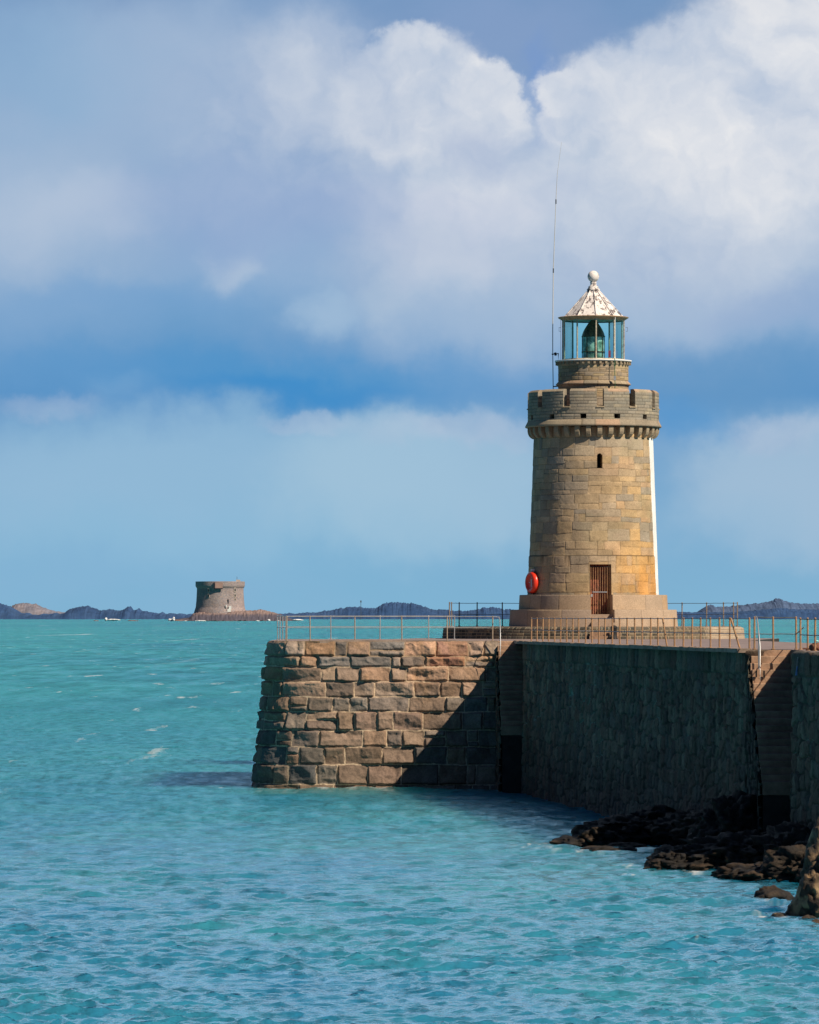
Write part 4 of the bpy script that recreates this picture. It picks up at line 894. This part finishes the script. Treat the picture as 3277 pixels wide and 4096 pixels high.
cr_ = [(XS1+.13, 160.0), (XS1+.13, 157.2)]+[((px-CX)/F*y, y) for px, y in ((3261, 154.0), (3296, 151.6))]
cr_[0] = (wx(3203, 160.0), 160.0); cr_[1] = (wx(3232, 157.2), 157.2)
railing('safety_railing', 'railing of tan posts at the right edge of the photo beyond the right steps', [(x, y, DECK, DECK+1.0) for x, y in cr_],
        [[(x, y, DECK+.98) for x, y in cr_]], [[(x, y, DECK+.48) for x, y in cr_]], M_rust, M_darkrail, r=.031, rr=.017)
# handrails of the stairs
def handrail(label, x, y0, run, drop):
    t = thing('handrail', label, 'handrail', (x, y0, DECK)); top = H
    MB().tube([(0, 0, top), (.03, -.1, top-.05), (.04, -.3, top-.2), (.05, -run, top-drop), (.05, -run, -drop-.2)], .019, 8).build('rail', M_galv, t, True)
    MB().tube([(.05, -run*.55, top-drop*.55), (.05, -run*.55, -drop*.55-.1)], .024, 8).build('post', M_galv, t)
handrail('shiny galvanised handrail going down the left steps in the corner', wx(1996, 222), 222.0, 1.1, .75)
handrail('shiny galvanised handrail going down the right flight of steps', wx(3024, YB1), YB1, 1.3, 1.0)
# back of the platform
ra = [math.radians(a) for a in (-108, -100, -92, -80, -71.5)]
pp = []
for px_ in (1800, 1806, 1850, 1929, 2041): 
    s_ = (wx(px_, 250)-LX)/7.2; s_ = max(-.999, min(.999, s_)); a_ = math.pi-math.asin(s_) if px_ > 1802 else math.asin(s_); pp.append(a_)
prp = [(LX+7.15*math.sin(a), LY-7.15*math.cos(a)) for a in [math.radians(q) for q in (-88, -101, -112, -127, -142, -158, -174, 170, 154, 139, 125, 112, 100, 91)]]
railing('safety_railing', 'railing round the back of the raised platform behind the lighthouse', [(x, y, 7.18, 8.36) for x, y in prp], [[(x, y, 8.34) for x, y in prp]], [[(x, y, 7.78) for x, y in prp]], M_darktan if 'M_darktan' in globals() else mat_plain('dull_brown_post', (.30,.24,.19), .6, metal=.2, var=.25, scale=6), M_darkrail, r=.030, rr=.015)

# small things on the deck
bx_ = wx(2455, 240.3)
bol = thing('bollard', 'short black iron bollard in front of the brick platform below the door', 'bollard', (bx_, 239.9, DECK))
MB().lathe([(.19, 0), (.18, .05), (.145, .08), (.14, .5), (.16, .54), (.155, .6), (.10, .65), (0, .67)], n=20).build('bollard_post', M_black, bol, True)
MB().tube([(-.08, -.05, .18), (-.22, -.12, .12), (-.30, -.16, .02)], [.08, .07, .05], 8).build('chain_end', M_black, bol, True)
def lump(name, c, r, seed, mat, parent=None, cols=None, amp=.25, res=3, fl=1.0, k=1.2, basecols=None, oct_=4):
    import bmesh
    bm = bmesh.new(); bmesh.ops.create_icosphere(bm, subdivisions=res, radius=1); co_ = np.array([v.co[:] for v in bm.verts]); fc = np.array([[v.index for v in f.verts] for f in bm.faces]); bm.free()
    n = ridged(co_[:, 0]*k+seed, co_[:, 1]*k, co_[:, 2]*k, seed=seed, octv=oct_)-.65; n2 = fbm(co_[:, 0]*k*3, co_[:, 1]*k*3+seed, co_[:, 2]*k*3, seed=seed+3, octv=3)
    d = 1+amp*2.2*n+amp*.35*n2; P3 = co_*d[:, None]*np.array(r)
    cl = np.array(basecols)[(hsh((np.floor((co_[:, 0]+co_[:, 2])*5)).astype(int), seed)*len(basecols)).astype(int) % len(basecols)] if basecols else np.ones((len(co_), 3))*.1
    cl = cl*(1+.5*n2)[:, None]
    o = npmesh(name, P3, fc, mat, parent, cl, smooth=False); o.location = c; return o
net = lump('fishing_net', (wx(3262, 155.5), 155.5, DECK+.10), (.20, .4, .17), 9, M_net, amp=.3, res=3)
tag(net, 'small red brown heap of net on the pier edge at the right', 'net')
fl_ = lump('plastic_float', (wx(3267, 155.4), 155.3, DECK+.30), (.07, .1, .035), 3, M_turq, amp=.05, res=2); tag(fl_, 'pale turquoise plastic scrap lying on top of the red brown net', 'plastic scrap')
hose = MB().tube([(0, 0, .03), (.2, -.1, .02), (.42, 0, .03), (.6, .1, .02)], .03, 6).build('rope', M_net); hose.location = (wx(3203, 155), 156.9, DECK+.03); hose.location.x = wx(3206, 156.9)+.05; tag(hose, 'dark red rope lying along the pier edge by the heap of net', 'rope')
# pale pipe hanging on the wall right of the second steps
dp = thing('fender_pipe', 'short pale blue pipe hanging on the dark wall right of the right steps', 'pipe', (11.92+K*1.2-.16, 153.0, wz(2630, 153)))
MB().tube([(0, 0, 0), (-.02, 0, -.27)], .022, 6).build('upper_pipe', mat_plain('pinkish_pipe', (.55,.38,.36), .6), dp)
MB().tube([(-.02, 0, -.27), (-.05, 0, -.55)], [.024, .034], 6).build('lower_pipe', mat_plain('blue_pipe', (.25,.38,.75), .5), dp)
# two small black blocks on the right steps
for px_ in (3025, 3056):
    t_ = MB().box((-.025, -.03, -.21), (.025, .02, .0)).build('black_block', M_black, pier); t_.location = (wx(px_, YB1-1.1), YB1-1.21-222, wz(2683, YB1-1.2))

# ------------------------------------------------------------------ rocks
DR = [(.030,.025,.020), (.042,.032,.024), (.020,.018,.017), (.055,.038,.026)]
def rockmass(name, label, parts, seed, cols=DR, cat='rocks', amp=.34):
    """one craggy mass made of merged lumps"""
    import bmesh
    Vs = []; Fs = []; Cs = []; off = 0; x0, y0 = parts[0][0], parts[0][1]
    for i, (x, y, z, rx, ry, rz) in enumerate(parts):
        bm = bmesh.new(); bmesh.ops.create_icosphere(bm, subdivisions=5 if max(rx, ry) > .7 else 4, radius=1); co_ = np.array([v.co[:] for v in bm.verts]); fc = np.array([[v.index for v in f.verts] for f in bm.faces]); bm.free()
        P3 = co_*np.array((rx, ry, rz)); W_ = P3+np.array((x, y, z)); sd = seed*10
        n = ridged(W_[:, 0]*1.3, W_[:, 1]*1.0, W_[:, 2]*1.6, seed=sd, octv=6)-.62; n2 = fbm(W_[:, 0]*5, W_[:, 1]*4, W_[:, 2]*7, seed=sd+3, octv=4)
        cell = _h(np.floor(W_[:, 0]*2.6+n*1.5), np.floor(W_[:, 1]*1.8+n), np.floor(W_[:, 2]*4+n), sd+8)
        P3 = P3*(1+amp*2.2*n+amp*.8*n2+amp*.6*(cell-.5))[:, None]; Vs.append(P3+np.array((x-x0, y-y0, z))); Fs.append(fc+off); off += len(co_)
        cl = np.array(cols)[(cell*len(cols)).astype(int) % len(cols)]*(1+.6*n2)[:, None]; Cs.append(np.clip(cl, .005, 1))
    o = npmesh(name, np.concatenate(Vs), np.concatenate(Fs), M_rock, None, np.concatenate(Cs), smooth=False); o.location = (x0, y0, 0)
    return tag(o, label, cat, 'dark rocks at the foot of the pier')
def rp(px, py, d, rx, ry, rz): return (wx(px, d), d, wz(py, d), rx, ry, rz)
rockmass('rocks', 'low dark rocks running out left from the wall foot into the water', [rp(2650,3315,170,1.3,3,.62), rp(2500,3328,168,1.2,2.4,.48), rp(2400,3350,166.5,.8,1.5,.42), rp(2290,3375,166,.6,1.0,.22), rp(2760,3330,167,1.2,3,.6), rp(2860,3330,165,1.3,3,.6)], 3)
rockmass('rocks', 'flat half sunken dark rock slab in front of the low rocks', [rp(2430,3400,163.5,.8,.9,.12), rp(2520,3392,164,.7,.9,.14), rp(2370,3402,163.5,.35,.6,.10)], 4)
rockmass('rocks', 'tall rounded dark boulder against the wall left of the right steps', [rp(2960,3330,158,1.1,1.8,1.05), rp(2880,3345,158,.8,1.5,.7), rp(3040,3370,157,.7,1.4,.6)], 5)
rockmass('rocks', 'broad black rock shelf with a sunlit tip below the right steps', [rp(3150,3430,153,1.9,3.2,.62), rp(2950,3420,153,1.6,3.0,.60), rp(2790,3440,152,1.1,2.0,.42), rp(2665,3470,151.2,.62,1.1,.26), rp(3250,3440,151,1.6,3,1.0), rp(2700,3440,152,.7,1.4,.42)], 6)
rockmass('rocks', 'low black rock ledge in the water between shelf and cliff', [rp(3010,3505,144.5,.95,1.5,.33), rp(3130,3490,144.5,.9,1.8,.42), rp(3230,3490,143.5,1.1,2,.7)], 7)
rockmass('rocks', 'small humped black rock standing alone in the water by the cliff', [rp(3090,3592,135,.38,.7,.27), rp(3055,3604,134.6,.22,.4,.16), rp(3130,3600,135,.25,.5,.2)], 8)
CL = [(.30,.20,.11), (.20,.14,.085), (.38,.27,.15), (.09,.065,.045), (.05,.042,.034)]
rockmass('cliff_rock', 'steep brown rock partly sunlit at the bottom right edge', [rp(3312,3500,129.5,.55,1.4,1.35), rp(3275,3620,128.0,.52,1.0,.90), rp(3215,3660,128.0,.38,.7,.50), rp(3120,3670,128,.24,.5,.13), rp(3235,3705,126.2,.32,.6,.28), rp(3172,3672,128.2,.20,.4,.22), rp(3275,3742,124.8,.42,.7,.36), rp(3345,3560,128.5,.8,1.3,1.3)], 9, cols=CL, cat='rock', amp=.22)

# ------------------------------------------------------------------ far shore
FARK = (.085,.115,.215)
def hills(label, d, prof, depth, cols, seed, rough=2.2, base=None, treey=1.0, name='hills'):
    """prof: list of (px, py top) ; a ridge standing on the sea at distance d"""
    px = np.array([p[0] for p in prof], float); py = np.array([p[1] for p in prof], float)
    us = np.arange(px[0], px[-1]+.1, 1.6); top = np.interp(us, px, py); hz = (CY-top)/F*d+EYE
    n = fbm(us/16, us*0, seed=seed, octv=3)*rough*1.7*treey+fbm(us/6., us*0+5, seed=seed+1, octv=2)*rough*.8*treey
    hz = np.maximum(hz+n*d/F, .5)
    ts = np.linspace(-1, 1, 19); T, U = np.meshgrid(ts, us, indexing='ij'); Hh = np.repeat(hz[None], len(ts), 0)
    e_ = np.sqrt(np.clip(1-T**2, 0, 1)); Z = Hh*e_*(1+.10*fbm(U/9, T*14, seed=seed+4))-2
    Y = d+depth*T; X = (U-CX)/F*(d-depth*.0)+0*T
    c = np.array(cols[0])*(1-sst(-.4, .4, fbm(U/30, T*3, seed=seed+2)))[..., None]+np.array(cols[1])*sst(-.4, .4, fbm(U/30, T*3, seed=seed+2))[..., None]
    c = c*(.88+.2*sst(-.3, .4, fbm(U/4, T*26, seed=seed+7)))[..., None]
    P3 = np.stack([X, Y, Z], -1); x0 = X.mean(); P3[..., 0] -= x0; P3[..., 1] -= d
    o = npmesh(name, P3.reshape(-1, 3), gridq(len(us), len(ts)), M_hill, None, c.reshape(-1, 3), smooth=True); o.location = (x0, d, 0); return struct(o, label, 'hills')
DKB = [(.030,.075,.185), (.042,.095,.215)]; MDB = [(.095,.145,.26), (.08,.13,.24)]  # distance haze is put into these blue hill colours
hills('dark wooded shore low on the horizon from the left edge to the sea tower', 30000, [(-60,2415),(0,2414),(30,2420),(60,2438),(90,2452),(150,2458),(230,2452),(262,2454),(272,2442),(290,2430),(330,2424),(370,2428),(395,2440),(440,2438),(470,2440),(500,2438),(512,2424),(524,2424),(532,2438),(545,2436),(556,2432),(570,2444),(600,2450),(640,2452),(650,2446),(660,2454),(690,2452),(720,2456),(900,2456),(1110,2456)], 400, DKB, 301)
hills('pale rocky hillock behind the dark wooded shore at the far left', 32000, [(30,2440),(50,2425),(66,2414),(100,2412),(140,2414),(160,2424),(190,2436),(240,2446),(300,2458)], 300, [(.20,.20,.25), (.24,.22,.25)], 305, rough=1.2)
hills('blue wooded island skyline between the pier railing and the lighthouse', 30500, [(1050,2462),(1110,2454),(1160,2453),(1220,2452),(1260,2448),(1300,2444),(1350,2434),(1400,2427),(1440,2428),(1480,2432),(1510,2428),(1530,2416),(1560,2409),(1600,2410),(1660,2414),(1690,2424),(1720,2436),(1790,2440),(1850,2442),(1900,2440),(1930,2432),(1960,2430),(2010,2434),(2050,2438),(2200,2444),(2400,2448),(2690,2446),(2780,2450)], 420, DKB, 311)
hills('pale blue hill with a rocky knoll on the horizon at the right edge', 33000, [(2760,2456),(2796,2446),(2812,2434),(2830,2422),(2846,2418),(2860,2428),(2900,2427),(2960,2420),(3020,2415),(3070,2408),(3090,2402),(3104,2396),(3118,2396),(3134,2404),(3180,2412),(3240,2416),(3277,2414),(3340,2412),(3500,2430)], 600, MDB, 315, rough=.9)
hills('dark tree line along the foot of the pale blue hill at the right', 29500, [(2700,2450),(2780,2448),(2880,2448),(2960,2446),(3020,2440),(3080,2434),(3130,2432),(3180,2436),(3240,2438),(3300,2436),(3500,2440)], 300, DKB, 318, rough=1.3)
# the sea tower on its reef
DT = 12500.0; st = DT/F
def tw(px): return (px-CX)*st
reefprof = [(660,2479),(700,2477),(760,2470),(775,2456),(800,2446),(990,2442),(1010,2444),(1045,2438),(1080,2446),(1130,2459),(1160,2472),(1180,2481)]
def reef():
    px = np.array([p[0] for p in reefprof], float); us = np.arange(700, 1180, 1.2); top = np.interp(us, px, [p[1] for p in reefprof]); hz = (CY-top)*st+EYE
    ts = np.linspace(-1, 1, 31); T, U = np.meshgrid(ts, us, indexing='ij'); H_ = np.repeat(hz[None], len(ts), 0)
    sh = np.where(T < -.70, .05+.75*sst(-1, -.7, T), .8+.2*sst(-.7, -.5, T)); sh = np.where(T > .3, np.clip((1-T)/.7, 0, 1), sh)
    Z = H_*sh+ (fbm(U/7, T*16, seed=401, octv=5)*4.5-1)*(1-sst(.5, 1, np.abs(T))*.3)*np.clip(H_/12, .1, 1)-.5
    P3 = np.stack([(U-CX)*st-tw(900), T*95, Z], -1)
    low = sst(19, 14, Z+3*fbm(U/9, T*5, seed=404))[..., None]; c = np.array((.26,.18,.15))*(1-low)+np.array((.10,.08,.09))*low
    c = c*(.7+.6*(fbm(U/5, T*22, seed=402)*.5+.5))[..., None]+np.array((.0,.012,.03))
    o = npmesh('reef', P3.reshape(-1, 3), gridq(len(us), len(ts)), M_far, None, c.reshape(-1, 3), smooth=False); o.location = (tw(900), DT, 0)
    return struct(o, 'brown rocky reef the round sea tower stands on', 'reef')
reef()
for i, (pa, pb, h_) in enumerate(((515,560,5), (690,765,8), (385,405,4))):
    o = lump('reef', (tw((pa+pb)/2), DT-50-i*30, 0), ((pb-pa)/2*st, 20, h_*st*.75), 40+i, M_far, amp=.3, res=4, basecols=[(.20,.15,.14), (.26,.17,.13), (.12,.11,.13)]); struct(o, ['low rock ledge left of the sea tower reef near white spray', 'low brown rocks running off the left end of the sea tower reef', 'tiny rock awash far left of the sea tower'][i], 'reef')
tower = thing('sea_tower', 'squat round stone sea tower on the reef at left', 'tower', (tw(881), DT, 8))
def tz_(py): return (CY-py)*st+EYE-8
def fort():
    prof = [(2474, 110), (2447, 104), (2430, 98), (2400, 95), (2360, 93), (2353, 93.2), (2347, 97.5), (2342, 98.5), (2326, 98.5)]; us = np.linspace(0, 2*math.pi, 420)-1.75; pys = np.arange(2474, 2325.5, -1.5)
    r = np.interp(-pys, [-p[0] for p in prof], [p[1] for p in prof])*st; z = tz_(pys); V, U = np.meshgrid(z, us, indexing='ij'); R = np.repeat(r[:, None], len(us), 1)
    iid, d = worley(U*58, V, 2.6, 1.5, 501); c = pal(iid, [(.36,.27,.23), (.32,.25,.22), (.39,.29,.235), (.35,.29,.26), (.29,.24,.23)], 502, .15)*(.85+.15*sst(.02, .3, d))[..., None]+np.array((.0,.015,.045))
    npmesh('tower_wall', polar(R+.25*fbm(U*30, V*.4, seed=5), U, V).reshape(-1, 3), gridq(len(us), len(pys)), M_far, tower, c.reshape(-1, 3))
    prof = [(98.6, 2328), (98.6, 2326.2), (92, 2326), (90, 2334), (0.1, 2334)]
    vs = [(p[0]*st, tz_(p[1])) for p in prof]; MB().lathe(vs, n=64).build('parapet', mat_plain('tower_parapet', (.44,.34,.31), .9, var=.2, scale=.05, bump=0), tower)
fort()
M_frame = mat_plain('pale_stone_surround', (.55,.48,.42), .9, var=.1, scale=.1, bump=0); M_fdark = mat_plain('dark_opening', (.03,.035,.05), .9, bump=0)
def fwin(px, py, w, h, surround=True):
    s_ = (px-881)/94; a = math.asin(max(-.98, min(.98, s_))); f = MB().box((-w/2*st*1.6, -96*st, tz_(py)-h/2*st*1.45), (w/2*st*1.6, -90*st, tz_(py)+h/2*st*1.45)).build('window', M_frame if surround else M_fdark, tower); f.rotation_euler = (0, 0, a)
    MB().box((-w/2*st, -96.8*st, tz_(py)-h/2*st), (w/2*st, -95.5*st, tz_(py)+h/2*st)).build('opening', M_fdark, f)
for a_ in ((839,2362,5,11),(839,2383,5,10),(942,2360,6,12),(942,2382,6,9),(942,2398,5,8)): fwin(*a_)
fwin(915, 2409, 4, 15, False)
MB().box((-18*st*.9, -103*st, tz_(2353)), (14*st, -99.5*st, tz_(2331))).build('box_machicolation', mat_plain('pinkish_stone', (.42,.27,.23), .9, var=.1, scale=.1, bump=0), tower)
MB().box((-19*st, -103.3*st, tz_(2357)), (14*st, -99*st, tz_(2353))).build('machicolation_shadow_under', M_fdark, tower); MB().box((-22*st, -103.3*st, tz_(2357)), (-17.5*st, -98*st, tz_(2330))).build('machicolation_shadow_side', M_fdark, tower)  # dark boxes stand for the shadow below and left of the machicolation
MB().box((32*st, -100*st, tz_(2448)), (46*st, -95*st, tz_(2436))).box((38*st, -99*st, tz_(2438)), (48*st, -94*st, tz_(2424))).box((26*st, -101*st, tz_(2430)), (30*st, -96*st, tz_(2420))).build('white_hut', M_white, tower)
MB().box((64*st, -3, tz_(2327)), (80*st, 3, tz_(2319))).build('roof_hut', M_frame, tower)
MB().tube([(72*st-3, 0, tz_(2327)), (72*st-3, 0, tz_(2306))], .5, 5).build('mast', M_darkrail, tower)
# channel beacon far out
bcn = thing('beacon', 'thin pole beacon on the far shore seen above the front railing', 'beacon', (wx(1444, 29000), 29000, 0))
MB().tube([(0, 0, 0), (0, 0, wz(2410, 29000))], 1.6, 6).build('pole', M_darkrail, bcn); MB().box((-3.6, -3, wz(2410, 29000)), (3.6, 3, wz(2402, 29000))).build('topmark', M_darkrail, bcn)
# surf breaking on the reef
M_surf = mat_plain('white_surf', (.85,.87,.9), .9, var=.05, bump=0)
def surf(px, py, d, w, h, seed, label):
    s_ = d/F; o = lump('surf', (wx(px, d), d, max(0, wz(py+h*.4, d))), (w/2*s_, 6*s_/.6 if d > 1000 else .5, h*s_*.6), seed, M_surf, amp=.42, res=4, k=2.2, basecols=[(.8,.82,.85)]); struct(o, label, 'surf'); return o
for i, a_ in enumerate(((424,2473,DT-120,10,11),(452,2477,DT-120,52,6),(682,2477,DT-130,20,9),(695,2471,DT-140,9,15),(802,2482,DT-150,44,4),(1030,2482,DT-150,14,4),(1076,2479,DT-150,12,8),(1190,2478,DT-150,40,6),(1113,2482,DT-150,14,3),(742,2483,DT-150,10,3))):
    surf(*a_, 60+i, ['spray thrown up off a rock left of the sea tower', 'long low spray drifting left of the sea tower', 'white surf at the left end of the reef', 'tall splash at the left end of the reef', 'white surf line below the sea tower', 'small white surf patch at the reef right of the tower', 'small splash on the reef right of the tower', 'white surf just behind the corner posts of the railing', 'small surf streak at the right end of the reef', 'tiny surf patch under the left end of the reef'][i])
